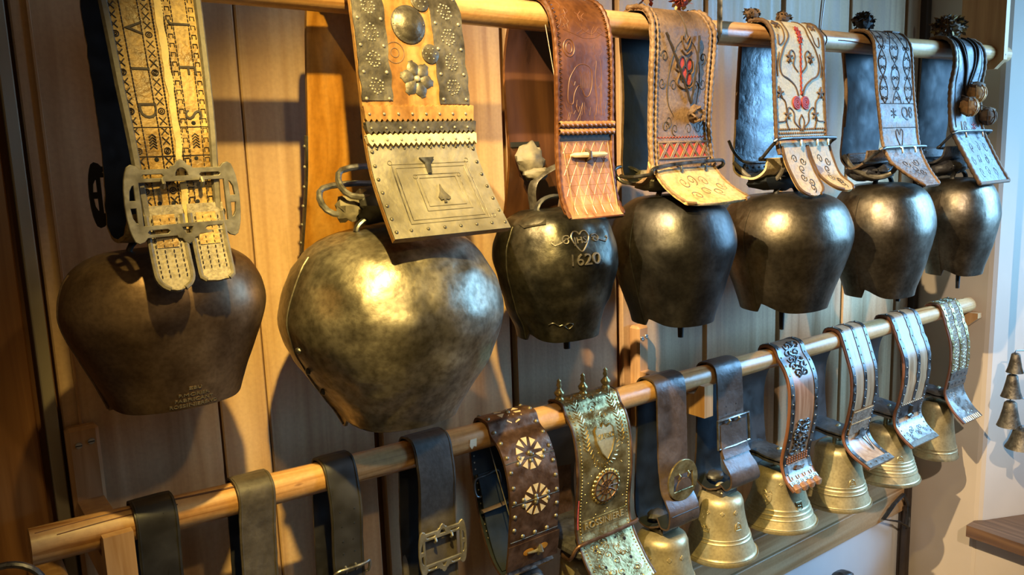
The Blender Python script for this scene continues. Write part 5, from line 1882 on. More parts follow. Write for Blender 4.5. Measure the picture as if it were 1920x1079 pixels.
# plain leather belts 1-4
belts = [
    (0.186, 0.237, 'soft_black', 'plain black leather belt over the left end of the lower pole', (0.025, 0.0)),
    (0.315, 0.366, 'grey_leather', 'scuffed grey-brown leather belt, second from the left on the lower pole', (0.0, 0.0)),
    (0.441, 0.490, 'soft_black', 'black leather belt with punched holes and a wire buckle', (0.0, 0.0)),
    (0.588, 0.655, 'grey_leather', 'grey leather belt with a pierced nickel buckle on the lower pole', (0.0, 0.0)),
]
for k, (xa, xb, m, lab, sh) in enumerate(belts):
    xm = (xa + xb) / 2
    root = thing('belt_bell', lab, 'bell strap', (xm, LY, 0.70), GL)
    yf = (-0.188, -0.182, -0.201, -0.199)[k]
    S = Strap(lfront(xm, [(yf - 0.006, 1.09), (yf, 1.02), (yf, 0.95), (yf + 0.002, 0.88), (yf + 0.012, 0.842), (LY, 0.826)]),
              lback(xm, [(-0.140, 1.07), (-0.134, 0.98), (-0.136, 0.88), (-0.148, 0.842), (LY, 0.826)]), xa, xb, 0.0045)
    mb = MB()
    S.ribbon(mb, 6, mis=(0, 1), wob=0.0006)
    st = mb.build('strap', [m, 'black_leather'], root)
    mb = MB()
    S.edge_roll(mb, 0.0, S.vz(0.87), 0.0012, inset=0.0028, h=-0.0006)
    mb.build('edge_crease', m, st)
    mb = MB()     # inner lining strip at the back
    S2 = Strap(lback(xm, [(-0.140, 1.07), (-0.134, 0.98), (-0.136, 0.88)])[::1], [(LY, lz(xm) + LR + 0.004), (LY - 0.003, lz(xm) + LR + 0.0035), (LY - 0.006, lz(xm) + LR + 0.003)], xa + 0.001, xa + 0.014, 0.003)
    if k > 0:
        S2.ribbon(mb, 3, mis=(0, 0), v0=0.09, v1=S2.L)
        mb.build('lining', 'grey_leather', st)
    CB = CastBell((xm, LY), 0.036, 0.056, 0.80, 0.70)
    CB.build(root)
    if k == 2:
        mb = MB()
        for px, py in ((636, 961), (663, 953), (640, 988), (663, 980), (642, 1016), (661, 1010), (643, 1039), (664, 1032)):
            x, v = S.hit(px, py)
            mb.dome(S.P(x, v, -0.0002), S.N(v), 0.0019, 0.0005, 8)
        mb.build('hole', 'black_hole', st, kind='stuff')
        x, v = S.hit(650, 1063)
        z = S.P(x, v)[2]
        rods(root, [(xa - 0.004, -0.206, z - 0.008), (xa + 0.004, -0.210, z + 0.001), (xm, -0.211, z + 0.001), (xb - 0.002, -0.210, z + 0.001), (xb + 0.007, -0.206, z), (xb + 0.006, -0.204, z - 0.014), (xb, -0.20, z - 0.018), (xa, -0.20, z - 0.02)], r=0.0022, m='steel')
        mb = MB()
        for u in (-0.3, 0.35):
            mb.tube([S.U(u, v - 0.003, 0.002), S.U(u, v, 0.008), S.U(u, v + 0.006, 0.004)], 0.0018, 6)
        mb.build('prong', 'steel', root)
    if k == 3:
        x, v = S.hit(823, 1022)
        p = S.P(x, v)
        ornate_buckle(root, xm + 0.001, p[2], -0.211, 0.088, 0.070, 'pewter', tilt=0.0, yaw=0.0)
    if k == 1:
        x, v = S.hit(500, 1090)
        rods(root, [(xa - 0.003, -0.186, S.P(x, v)[2]), (xm, -0.190, S.P(x, v)[2] + 0.002), (xb + 0.006, -0.186, S.P(x, v)[2]), (xm, -0.182, S.P(x, v)[2] - 0.02)], r=0.0022, m='steel')
    if k == 0:
        mb = MB()
        for u in (-0.35, 0.3):
            S.line(mb, [(u, 0), (u, 1)], 0.0006, 0.0, 4, 0.03, 0.2)
        mb.build('crease', 'black_leather', st)

# 5: riveted sunburst strap
root = thing('belt_bell', 'dark copper-brown strap with two riveted sunburst patterns on the lower pole', 'bell strap', (0.78, LY, 0.70), GL)
S = Strap(lfront(0.78, [(-0.222, 1.118), (-0.240, 1.08), (-0.246, 1.03), (-0.241, 0.98), (-0.233, 0.93), (-0.229, 0.912)]),
          lback(0.78, [(-0.134, 1.09), (-0.142, 1.03), (-0.160, 0.962), (-0.185, 0.915), (-0.215, 0.893), (-0.226, 0.900)]), 0.731, 0.833, 0.007)
mb = MB()
S.ribbon(mb, 8, mis=(0, 1))
st = mb.build('strap', ['copper_brown', 'blue_black'], root)
mb = MB()
for u in (-0.72, 0.74):
    S.line(mb, [(u, 0), (u, 1)], 0.0010, 0.0, 4, -0.02, S.vz(0.966))
for zz in (1.098, 1.034, 0.966):
    v = S.vz(zz)
    S.line(mb, [(-0.98, 0), (0.98, 0)], 0.0011, 0.0, 4, v, v + 1e-5)
mb.build('sheet_seam', 'dark_tin', st)
mb = MB()
for i in range(10):
    v = -0.015 + i * 0.0245
    for u in (-0.86, 0.87):
        S.stud(mb, u, v, 0.0038, 0.0028)
for zz in (1.102, 1.094, 1.036, 1.030, 0.970):
    for u in (-0.5, 0.0, 0.5):
        S.stud(mb, u + (0.1 if zz > 1.1 else 0), S.vz(zz), 0.0042, 0.003)
mb.build('rivets', 'pewter', st, kind='stuff')
for px, py, n, big in ((988, 851, 10, 1), (1003, 935, 10, 1), (955, 776, 8, 0.9)):
    x, v = S.hit(px, py)
    x = 0.783
    mb = MB()
    mb.dome(S.P(x, v, 0.0), S.N(v), 0.0048, 0.0035, 10)
    mb.build('sun_boss', 'pewter', st)
    vf = fill2d([[(0.0115 * big, 0), (0.0255 * big, 0.0058 * big), (0.0255 * big, -0.0058 * big)]], 0.0005)
    for a in range(n):
        mb = MB()
        S.sheet(mb, vf, x, v, 0.0004, a * 2 * math.pi / n + 0.3)
        mb.build('sun_ray', 'bone', st, smooth=False)
mb = MB()
va, vb = S.vz(0.962), S.L
S.patch(mb, -1.08, 1.03, va, vb + 0.002, 0.0025, 0.001, nu=6)
ap = mb.build('lower_plate', 'copper_brown', st)
v = S.vz(0.940)
mb = MB()
S.sheet(mb, fill2d([circ(-0.014, 0, 0.011, 16, 0.006), ], 0.0002), 0.783, v, 0.0037)
S.sheet(mb, fill2d([circ(0.017, 0.001, 0.010, 16, 0.006), ], 0.0002), 0.783, v, 0.0037)
mb.build('keyhole', 'strap_maple', ap)
mb = MB()
mb.tube([S.P(0.765, v, 0.006), S.P(0.783, v, 0.008), S.P(0.789, v, 0.008)], [0.0015, 0.003, 0.006], 8)
mb.tube([S.P(0.787, v + 0.008, 0.008), S.P(0.789, v, 0.010), S.P(0.790, v - 0.010, 0.008)], [0.003, 0.0062, 0.0022], 8)
mb.build('latch_knob', 'pewter', ap)
mb = MB()
for i in range(14):
    S.stud(mb, -0.9, -0.08 - i * 0.012, 0.0016, 0.0008, -0.008)
mb.build('eyelets', 'pewter', st, kind='stuff')
rods(root, [(0.727, -0.152, 1.046), (0.752, -0.152, 1.050), (0.775, -0.153, 1.052), (0.775, -0.156, 1.022), (0.752, -0.157, 1.020), (0.727, -0.156, 1.018)], r=0.0022, m='dark_iron')
mb = MB()
S3 = Strap([(-0.150, 1.046), (-0.158, 1.02), (-0.168, 0.97), (-0.190, 0.92), (-0.21, 0.90)], [(-0.150, 1.046), (-0.149, 1.05), (-0.148, 1.054)], 0.735, 0.80, 0.004)
S3.ribbon(mb, 5, mis=(0, 0))
mb.build('inner_belt', 'blue_black', root)
mb = MB()
mb.tube([(0.728, -0.168, 0.995), (0.76, -0.172, 0.998), (0.80, -0.172, 1.002)], 0.006, 8, flat=0.4)
mb.build('keeper', 'brown_leather', root)
CB = CastBell((0.785, -0.198), 0.040, 0.062, 0.868, 0.75)
CB.build(root, 'steel', eye=0.02)

# 6: embossed brass strap
root = thing('belt_bell', 'embossed brass strap with three finials, shield and rosette on the lower pole', 'bell strap', (0.96, LY, 0.70), GL)
S = Strap(lfront(0.96, [(-0.214, 1.113), (-0.224, 1.075), (-0.226, 1.02), (-0.218, 0.95), (-0.220, 0.915), (-0.236, 0.882), (-0.262, 0.848), (-0.285, 0.826)]),
          lback(0.96, [(-0.120, 1.09), (-0.085, 1.03), (-0.060, 0.95), (-0.070, 0.87), (-0.11, 0.835)]), 0.893, 1.024, 0.006)
mb = MB()
S.ribbon(mb, 8, mis=(0, 1), wob=0.001)
st = mb.build('strap', ['bright_brass', 'dark_hoop'], root)
mb = MB()
S.edge_roll(mb, -0.02, S.L, 0.0030, inset=0.0, h=-0.002)
mb.build('edge_binding', 'copper_brown', st)
mb = MB()
S.patch(mb, -1.01, -0.93, S.vz(0.985), S.vz(0.93), 0.001, -0.0006)
mb.build('red_lining', 'red_felt', st)
mb = MB()
for v in np.arange(-0.01, S.L, 0.0062):
    for u in (-0.86, 0.88):
        S.stud(mb, u, v, 0.0016, 0.0012, 0, 6)
for v in np.arange(0.01, S.vz(1.07), 0.007):
    for u0_, sd in ((-0.62, 1), (0.66, 1)):
        for q_ in (-1, 1):
            S.metric(mb, [(0, 0), (q_ * 0.005, 0.004), (q_ * 0.0075, 0.0075)], S.X(u0_ * (1 - 0.0 * v), v), v, 0.0013, 0.0)
for k in range(60):
    S.stud(mb, random.uniform(-0.75, 0.75), random.uniform(0.02, S.L - 0.01), 0.0013, 0.001, 0, 5)
for i in range(14):
    an = math.pi * (1.05 + 0.9 * i / 13)
    S.metric(mb, [(0.030 * math.cos(an), 0.034 * math.sin(an) * 1.1), (0.036 * math.cos(an + 0.12), 0.040 * math.sin(an + 0.12) * 1.1)], S.X(0, 0.1), S.hit(1128, 832)[1], 0.0014, 0.0)
for k in range(22):
    cu, cq = random.uniform(-0.6, 0.6), random.uniform(0.1, 0.95)
    S.line(mb, curl(cu, cq, 0.13, 0.07, random.uniform(0, 360), random.choice((1.2, -1.2))), 0.0010, 0.0, 4, S.vz(0.905), S.L)
for k in range(10):
    S.line(mb, curl(random.uniform(-0.4, 0.4), random.uniform(0, 1), 0.14, 0.14, random.uniform(0, 360), 1.2), 0.0011, 0.0, 4, 0.0, S.hit(1120, 790)[1])
mb.build('embossing', 'bright_brass', st, kind='stuff')
x, v = S.hit(1128, 828)
sh = [(-0.0215, 0.022), (-0.016, 0.027), (-0.006, 0.024), (0.0, 0.031), (0.006, 0.024), (0.016, 0.027), (0.0215, 0.022), (0.021, 0.0), (0.012, -0.020), (0.0, -0.034), (-0.012, -0.020), (-0.021, 0.0)]
mb = MB()
S.sheet(mb, fill2d([sh], 0.0010), S.X(0.05, v), v, 0.0008)
sp = mb.build('shield', 'brass', st)
mb = MB()
S.metric(mb, sh, S.X(0.05, v), v, 0.0018, 0.0015, 5, True)
mb.build('shield_rim', 'bright_brass', sp)
mb = MB()
S.sheet(mb, text2d('MAIRO', 0.0135, 0.0008), S.X(0.05, v), v - 0.008, 0.0022)
mb.build('letters', 'bright_brass', sp)
x, v = S.hit(1128, 913)
xc = S.X(0.02, v)
mb = MB()
S.sheet(mb, fill2d([circ(0, 0, 0.029, 32)], 0.0014), xc, v, 0.0012)
rs_ = mb.build('rosette', 'brass', st)
mb = MB()
for a in range(24):
    mb.dome(S.P(xc + 0.031 * math.cos(a * 0.2618), v + 0.031 * math.sin(a * 0.2618), 0.0), S.N(v), 0.0042, 0.003, 7)
mb.build('rosette_beads', 'bright_brass', rs_, kind='stuff')
mb = MB()
for a in range(12):
    an = a * 0.5236
    S.metric(mb, [(0.003 * math.cos(an), 0.003 * math.sin(an)), (0.013 * math.cos(an + 0.1), 0.013 * math.sin(an + 0.1)), (0.026 * math.cos(an), 0.026 * math.sin(an))], xc, v, 0.0014, 0.003)
S.metric(mb, circ(0, 0, 0.0275, 30), xc, v, 0.0014, 0.003, 5, True)
S.metric(mb, circ(0, 0, 0.014, 20), xc, v, 0.0012, 0.003, 5, True)
mb.build('rosette_spokes', 'copper_brown', rs_)
x, v = S.hit(1128, 975)
mb = MB()
S.patch(mb, -0.84, 0.86, v - 0.011, v + 0.011, 0.0012, 0.0)
bp_ = mb.build('name_band', 'bright_brass', st)
mb = MB()
S.sheet(mb, text2d('ROSSINIERE', 0.0185, 0.0007), S.X(0.0, v), v, 0.0022)
mb.build('letters', 'brass', bp_)
mb = MB()
for u, q_ in ((-0.55, 0.32), (0.25, 0.25), (0.55, 0.32), (-0.45, 0.62), (0.5, 0.62), (0.0, 0.82)):
    vv = S.vz(0.92) + (S.L - S.vz(0.92)) * q_
    mb.dome(S.U(u, vv, -0.0003), S.N(vv), 0.004, 0.0006, 9)
mb.build('hole', 'black_hole', st, kind='stuff')
zc = S.P(x, S.hit(1130, 1000)[1])[2]
rods(root, [(0.874, -0.222, zc - 0.028), (0.882, -0.232, zc - 0.006), (0.90, -0.236, zc), (0.96, -0.237, zc + 0.001), (1.02, -0.234, zc + 0.002), (1.034, -0.230, zc + 0.003), (1.036, -0.21, zc - 0.012), (0.96, -0.16, zc - 0.035), (0.90, -0.17, zc - 0.04)], r=0.0034, m='copper_brown')
for k, (px, py) in enumerate(((1073, 752), (1110, 740), (1140, 727))):
    xx = 0.900 + 0.056 * k
    zb = S.P(xx, 0.0)[2]
    mb = MB()
    mb.lathe([(0.0075, -0.002), (0.008, 0.002), (0.005, 0.005), (0.0085, 0.009), (0.0095, 0.013), (0.005, 0.018), (0.003, 0.022), (0.0052, 0.026), (0.003, 0.031), (0.0042, 0.034), (0.0001, 0.039)], (xx, LY - 0.002, zb), 14)
    mb.build('finial', 'bright_brass', st, sharp=60)
mb = MB()
Sx = Strap([(-0.075, 1.07), (-0.068, 1.0), (-0.066, 0.92), (-0.075, 0.86)], [(-0.075, 1.07), (-0.077, 1.075), (-0.079, 1.08)], 0.905, 1.012, 0.004)
Sx.ribbon(mb, 5, mis=(0, 0))
mb.build('back_lining', 'copper_brown', root)
mb = MB()
mb.box((0.885, -0.235, 0.875), (1.0, -0.09, 0.895), 0.006)
mb.build('leather_wrap', 'slate_leather', root)
CB = CastBell((0.95, -0.175), 0.046, 0.072, 0.842, 0.72)
CB.build(root, eye=0.024)

# 7: brown leather with round brass buckle
root = thing('belt_bell', 'brass bell on a brown leather belt with a round brass buckle', 'cowbell', (1.16, LY, 0.67), GL)
S = Strap(lfront(1.16, [(-0.2005, 1.09), (-0.202, 1.03), (-0.203, 0.99), (-0.204, 0.955), (-0.210, 0.928), (-0.232, 0.893), (-0.230, 0.862), (-0.212, 0.858), (-0.20, 0.875)]),
          lback(1.16, [(-0.147, 1.06), (-0.141, 0.96), (-0.138, 0.89), (-0.145, 0.855), (-0.17, 0.845), (-0.20, 0.855)]), 1.120, 1.203, 0.005,
          edges=[(1.16, 1.121, 1.202), (1.0, 1.120, 1.203), (0.95, 1.124, 1.200), (0.86, 1.118, 1.205)])
mb = MB()
S.ribbon(mb, 8, mis=(0, 1), wob=0.0008)
st = mb.build('strap', ['brown_leather', 'blue_black'], root)
x, v = S.hit(1264, 897)
p = S.P(S.X(0.1, v), v, 0.014)
u_, w_, n_ = np.array([1.0, 0, 0]), np.array([0, 0, 1.0]), np.array([0, -1.0, 0])
ow = [(0.026, 0.009), (-0.022, 0.009)]
vf = fill2d([circ(0, 0, 0.0415, 40), [(-0.027, -0.020), (0.029, -0.020), (0.027, 0.014), (-0.026, 0.014)]], 0.0014, 0.0005)
mb = MB()
mb.add([p + np.array([x_, -z_ - 0.004, y_]) for x_, y_, z_ in vf[0]], vf[1])
bk = mb.build('round_buckle', 'bright_brass', root)
mb = MB()
for sx in (-0.012, 0.014):
    mb.tube([p + np.array([sx, -0.002, 0.018]), p + np.array([sx, -0.009, 0.012]), p + np.array([sx, -0.005, 0.004])], 0.002, 6)
mb.build('prong', 'bright_brass', bk)
mb = MB()
vf = fill2d([[(-0.020, -0.016), (0.020, -0.016)] + [(0.020 * math.cos(a), -0.012 + 0.018 * math.sin(a)) for a in np.linspace(0.1, 3.04, 10)]], 0.0015)
mb.add([p + np.array([x_, -z_ - 0.007, y_]) for x_, y_, z_ in vf[0]], vf[1])
mb.build('belt_tip', 'brown_leather', root)
mb = MB()
S.line(mb, [(-0.9, 0), (0.9, 0)], 0.0008, 0, 4, S.vz(0.888), S.vz(0.888) + 1e-5)
for u in (-0.1, 0.55):
    mb.dome(S.U(u, S.vz(0.872), 0), S.N(S.vz(0.872)), 0.0014, 0.0006, 6)
mb.build('crease', 'black_leather', st)
mb = MB()
mb.blob((1.150, -0.172, 0.862), (0.024, 0.018, 0.010), 0.4, 90, 14, 8)
mb.build('leather_knot', 'soft_black', root)
mb = MB()
mb.box((1.128, -0.205, 0.835), (1.178, -0.165, 0.847), 0.003)
mb.build('iron_bar', 'dark_tin', root)
CB = CastBell((1.150, -0.185), 0.0515, 0.080, 0.822, 0.69)
th = CAM_TH(1.150)
CB.build(root, eye=0.018, marks=(('rose', th - 0.5, 0.795, 0.0045), ('rose', th + 0.25, 0.795, 0.0045), ('rose', th + 0.8, 0.795, 0.0045)))

# 8: brown leather with square steel buckle
root = thing('belt_bell', 'brass bell with crown relief on a brown leather belt with a square steel buckle', 'cowbell', (1.335, LY, 0.73), GL)
S = Strap(lfront(1.335, [(-0.201, 1.08), (-0.203, 1.03), (-0.206, 0.98), (-0.216, 0.95), (-0.232, 0.925), (-0.234, 0.90), (-0.220, 0.886), (-0.205, 0.895)]),
          lback(1.335, [(-0.148, 1.05), (-0.146, 0.96), (-0.143, 0.915), (-0.150, 0.888), (-0.175, 0.878), (-0.20, 0.885)]), 1.296, 1.377, 0.005,
          edges=[(1.16, 1.297, 1.376), (0.96, 1.298, 1.380), (0.89, 1.303, 1.398)])
mb = MB()
S.ribbon(mb, 8, mis=(0, 1), wob=0.0008)
st = mb.build('strap', ['brown_leather', 'blue_black'], root)
mb = MB()
S.patch(mb, -1.0, 1.02, S.vz(1.03), S.vz(0.955), 0.0035, 0.001, nu=6)
fl_ = mb.build('belt_flap', 'brown_leather', root)
mb = MB()
for u in (-0.4, 0.4):
    for zz in (1.047, 1.062, 0.972):
        S.stud(mb, u, S.vz(zz), 0.0017, 0.0006, 0.004 if zz < 1 else 0.0)
mb.build('hole', 'black_hole', fl_, kind='stuff')
za, zb = 1.036, 0.975
rods(root, [(1.290, -0.209, za), (1.335, -0.212, za + 0.001), (1.388, -0.209, za), (1.392, -0.210, zb), (1.335, -0.214, zb), (1.292, -0.210, zb)], 'square_buckle', 0.0032, 'steel', True, 0)
mb = MB()
for u in (-0.4, 0.35):
    v = S.vz(za)
    mb.tube([S.U(u, v - 0.002, 0.004), S.U(u, v + 0.003, 0.010), S.U(u, v + 0.010, 0.005)], 0.0026, 6)
mb.build('prong', 'steel', root)
mb = MB()
mb.blob((1.325, -0.172, 0.898), (0.022, 0.018, 0.010), 0.4, 90, 14, 8)
mb.build('leather_knot', 'soft_black', root)
mb = MB()
mb.box((1.300, -0.212, 0.866), (1.352, -0.168, 0.879), 0.003)
mb.build('iron_bar', 'dark_tin', root)
CB = CastBell((1.325, -0.187), 0.049, 0.0805, 0.856, 0.733, rings=(0.60, 0.66, 0.92))
th = CAM_TH(1.325)
CB.build(root, eye=0.018, marks=(('crown', th - 0.55, 0.802, 0.0085), ('arch', th + 0.75, 0.808, 0.0085), ('rose', th - 0.5, 0.838, 0.0042), ('rose', th + 0.1, 0.838, 0.0042), ('rose', th + 0.7, 0.838, 0.0042)))


# 9-12: stiff wooden hoops
def hoop(k, lab, xl, xr, front, bell, marks, m_out, m_in, leath=0.888):
    xm = (xl + xr) / 2
    root = thing('belt_bell', lab, 'cowbell', (xm, LY, bell[4]), GL)
    S = Strap(lfront(xm, front, 0.006), lback(xm, [(-0.122, 1.10), (-0.094, 1.05), (-0.088, 0.98), (-0.096, 0.89), (-0.105, 0.845)], 0.006), xl, xr, 0.007)
    mb = MB()
    S.ribbon(mb, 8, mis=(0, 1))
    st = mb.build('wooden_hoop', [m_out, m_in], root)
    mb = MB()
    for sd in (-1, 1):
        pts = [S.P(S.X(sd, v) + sd * 0.0004, v, -0.0035) for v in np.linspace(-0.10, S.L - 0.001, 40)]
        mb.tube(pts, 0.0038, 6, flat=0.9)
    mb.build('hoop_rim', 'hoop_edge', st)
    CB = CastBell(bell[0], *bell[1:5], rings=bell[5])
    body = CB.build(root, eye=leath - bell[3] - 0.004, marks=marks)
    mb = MB()
    S4 = Strap([(-0.09, leath + 0.01), (-0.13, leath + 0.006), (bell[0][1], leath + 0.003), (-0.212, leath)], [(-0.09, leath + 0.01), (-0.088, leath + 0.01), (-0.086, leath + 0.011)], xl + 0.012, xr - 0.02, 0.005)
    S4.ribbon(mb, 5, mis=(0, 0), wob=0.003)
    S4.xl, S4.xr = xl + 0.016, xr - 0.03
    mb.add([tuple(np.array(p) - np.array([0, 0, 0.009])) for p in mb.v], mb.f)
    mb.build('hanger_strap', 'slate_leather', root)
    return root, S, st, CB, body


X9 = (1.501, 1.602)
f9 = [(-0.216, 1.105), (-0.229, 1.07), (-0.2315, 1.02), (-0.227, 0.965), (-0.216, 0.91), (-0.215, 0.885), (-0.226, 0.855), (-0.249, 0.833)]
th = CAM_TH(1.54)
root, S, st, CB, body = hoop(9, 'brass bell with shield relief on a wooden hoop with black iron scrollwork and finger-like end', *X9, f9, ((1.572, -0.158), 0.0535, 0.0885, 0.843, 0.719, (0.62, 0.70, 0.78, 0.93)),
                       (('shield', CAM_TH(1.57) - 0.42, 0.790, 0.011), ('square', CAM_TH(1.57) + 0.78, 0.776, 0.009), ('rose', CAM_TH(1.57) + 0.1, 0.826, 0.004)), 'hoop_wood', 'dark_hoop')


def strips(S, st, us, w, v0, v1, m='dark_iron', rivet='steel', step=0.021, wavy=0.0, rr=0.0024):
    for u in us:
        mb = MB()
        S.patch(mb, u - w, u + w, v0, v1, 0.0014, 0.0, nu=2, wavy=wavy)
        o = mb.build('iron_strip', m, st)
        mb = MB()
        for v in np.arange(v0 + 0.008, v1, step):
            S.stud(mb, u, v, rr, rr * 0.75, 0.0014, 7)
        mb.build('rivets', rivet, o, kind='stuff')


strips(S, st, (-0.86, 0.86), 0.13, -0.03, S.vz(0.865))


def scroll_iron(S, st, v0, v1, seed, n=7, um=0.6):
    rnd = random.Random(seed)
    mb = MB()
    for i in range(n):
        q_ = (i + 0.5) / n
        for sd in (-1, 1):
            S.line(mb, curl(sd * um * rnd.uniform(0.3, 0.75), q_, 0.26, 0.11, rnd.uniform(0, 360), rnd.choice((1.1, -1.1))), 0.0026, 0.0, 6, v0, v1)
    S.line(mb, [(0.25 * math.sin(i * 1.9), i / 9) for i in range(10)], 0.0032, 0.0, 6, v0, v1, 4)
    o = mb.build('iron_scroll', 'dark_iron', st)
    mb = MB()
    for i in range(10):
        S.stud(mb, rnd.uniform(-um, um), v0 + (v1 - v0) * (i + 0.5) / 10, 0.0026, 0.002, 0.0025)
    mb.build('rivets', 'steel', o, kind='stuff')


scroll_iron(S, st, 0.012, S.vz(1.088), 3, 5, 0.5)
scroll_iron(S, st, S.vz(0.99), S.vz(0.912), 4, 7, 0.62)
mb = MB()
for j in range(3):
    v = S.vz(0.903) + j * 0.006
    for i in range(9):
        S.stud(mb, -0.72 + 1.44 * i / 8, v, 0.0036, 0.0032, 0.0, 7)
mb.build('bead_band', 'hoop_edge', st, kind='stuff')
va, vb = S.vz(0.885), S.L
mb = MB()
S.patch(mb, -0.8, 0.8, va, va + (vb - va) * 0.45, 0.0012, 0.0)
p1 = mb.build('iron_plate', 'steel', st)
mb = MB()
S.sheet(mb, fill2d([[(-0.018, 0), (-0.008, 0.007), (0.006, 0.003), (0.018, 0.004), (0.010, -0.004), (-0.006, -0.005)]], 0.0025), S.X(0, va), va + 0.012, 0.004)
mb.build('latch_tongue', 'copper_brown', p1, smooth=False)
mb = MB()
S.patch(mb, -0.98, 0.98, va + (vb - va) * 0.62, va + (vb - va) * 0.80, 0.0018, 0.0)
p2 = mb.build('iron_strip', 'steel', st)
mb = MB()
for i in range(6):
    S.metric(mb, circ(0, 0, 0.0035, 10), S.X(-0.8 + 1.6 * i / 5, va + (vb - va) * 0.71), va + (vb - va) * 0.71, 0.0011, 0.002, 5, True)
for i in range(4):
    S.metric(mb, circ(0, 0, 0.0045, 12, 0.007), S.X(-0.7 + 1.4 * i / 3, va + (vb - va) * 0.5), va + (vb - va) * 0.5, 0.0012, 0.001, 5, True)
mb.build('stamped_rings', 'steel', p2)
for i in range(4):
    mb = MB()
    u = -0.75 + 0.5 * i
    mb.tube([S.U(u, va + (vb - va) * 0.78, 0.0), S.U(u, vb - 0.003, 0.0012), S.U(u, vb + 0.004, -0.003), S.U(u, vb + 0.002, -0.008)], [0.009, 0.0115, 0.010, 0.005], 10, flat=0.6)
    mb.build('finger_end', 'hoop_wood', st)

f10 = [(-0.214, 1.085), (-0.226, 1.045), (-0.2275, 0.99), (-0.218, 0.93), (-0.210, 0.90), (-0.214, 0.875), (-0.235, 0.852), (-0.280, 0.830)]
X10 = (1.750, 1.856)
root, S, st, CB, body = hoop(10, 'brass bell on a pale wooden hoop with iron strips and a serrated tan patch', *X10, f10, ((1.812, -0.158), 0.0545, 0.0845, 0.838, 0.696, (0.60, 0.66, 0.72, 0.93)),
                       (('arch', CAM_TH(1.81) + 0.62, 0.765, 0.0095),), 'pale_hoop', 'dark_hoop')
strips(S, st, (-0.88, 0.0, 0.88), 0.11, -0.03, S.vz(0.945), 'dark_iron', 'steel')
strips(S, st, (-0.88, 0.88), 0.11, S.vz(0.945), S.L, 'dark_iron', 'steel')
v0, v1 = S.vz(0.962), S.vz(0.895)
lp = [(-0.84, 0.0)]
n = 16
for i in range(n):
    lp += [(-0.84 + 1.6 * (i + 0.25) / n, 0.0015), (-0.84 + 1.6 * (i + 0.75) / n, -0.0012)]
lp2 = [(-0.84 + 1.6 * (i + q_) / n, v1 - v0 + dq) for i in range(n - 1, -1, -1) for q_, dq in ((0.75, 0.0015), (0.25, -0.0015))]
W = (X10[1] - X10[0]) / 2
mb = MB()
S.sheet(mb, fill2d([[(u * W, -q_) for u, q_ in lp + lp2]], 0.0016), S.X(0, v0), v0, 0.0032)
lp_ = mb.build('serrated_patch', 'tooled_tan', st, smooth=False)
mb = MB()
for j in (0.03, 0.5):
    for i in range(15):
        mb.dome(S.P(S.X(-0.78 + 1.5 * i / 14, v0), v0 + (v1 - v0) * j, 0.0048), S.N(v0), 0.0019, 0.0016, 6)
mb.build('scallops', 'bone', lp_, kind='stuff')
mb = MB()
vv = S.vz(0.885)
S.sheet(mb, fill2d([[(-0.030, -0.004), (-0.006, 0.004), (-0.004, 0.016), (0.010, 0.020), (0.022, 0.006), (0.028, 0.010), (0.014, -0.008), (-0.004, -0.010)]], 0.0022), S.X(0.1, vv), vv, 0.006)
S.metric(mb, [(0.0, -0.004), (0.014, -0.052), (0.018, -0.010)], S.X(0.1, vv), vv, 0.0016, 0.006)
mb.build('latch_tongue', 'dark_iron', st)
mb = MB()
S.patch(mb, -1, 1, S.L - 0.018, S.L + 0.001, 0.0018, 0.0004)
ep = mb.build('end_plate', 'steel', st)
mb = MB()
for u in (-0.7, -0.25, 0.3, 0.75):
    S.stud(mb, u, S.L - 0.009, 0.0028, 0.002, 0.0022)
mb.build('rivets', 'dark_iron', ep, kind='stuff')

X11 = (1.978, 2.106)
f11 = [(-0.214, 1.085), (-0.229, 1.045), (-0.2305, 0.99), (-0.222, 0.935), (-0.212, 0.895), (-0.215, 0.868), (-0.233, 0.843), (-0.263, 0.820)]
root, S, st, CB, body = hoop(11, 'brass bell on a reddish wooden hoop with wavy-edged iron strips, second from the right below', *X11, f11, ((2.050, -0.158), 0.0535, 0.085, 0.831, 0.694, (0.56, 0.62, 0.68, 0.74, 0.80, 0.94)),
                       (('arch', CAM_TH(2.05) + 0.55, 0.765, 0.009),), 'pale_hoop', 'dark_hoop')
strips(S, st, (-0.88, 0.05, 0.88), 0.12, -0.03, S.vz(0.93), 'dark_iron', 'steel', 0.024, 0.07)
strips(S, st, (-0.88, 0.88), 0.12, S.vz(0.93), S.L, 'steel', 'dark_iron', 0.014, 0.07)
mb = MB()
S.patch(mb, -0.8, 0.8, S.vz(0.925), S.vz(0.885), 0.002, 0.0, wavy=0.03)
p1 = mb.build('iron_plate', 'dark_iron', st)
mb = MB()
for i in range(12):
    S.stud(mb, -0.75 + 1.5 * i / 11, S.vz(0.925), 0.0026, 0.003, 0.001)
mb.build('scallops', 'pewter', p1, kind='stuff')
mb = MB()
vv = S.vz(0.89)
S.metric(mb, [(0, 0.025), (0.004, 0.0), (-0.012, -0.004), (-0.004, -0.012), (0.012, -0.008), (0.010, 0.004)], S.X(0, vv), vv, 0.0035, 0.005)
mb.build('latch_tongue', 'dark_iron', st)
mb = MB()
S.patch(mb, -0.76, 0.76, S.vz(0.872), S.L - 0.014, 0.0016, 0.0)
p2 = mb.build('iron_plate', 'steel', st)
mb = MB()
for i in range(9):
    S.line(mb, curl(-0.62 + 0.15 * i, 0.5 + 0.2 * math.sin(i * 1.7), 0.09, 0.22, i * 70, 1.1), 0.0012, 0.0014, 4, S.vz(0.86), S.L - 0.016)
mb.build('engraved_lines', 'dark_iron', p2)
mb = MB()
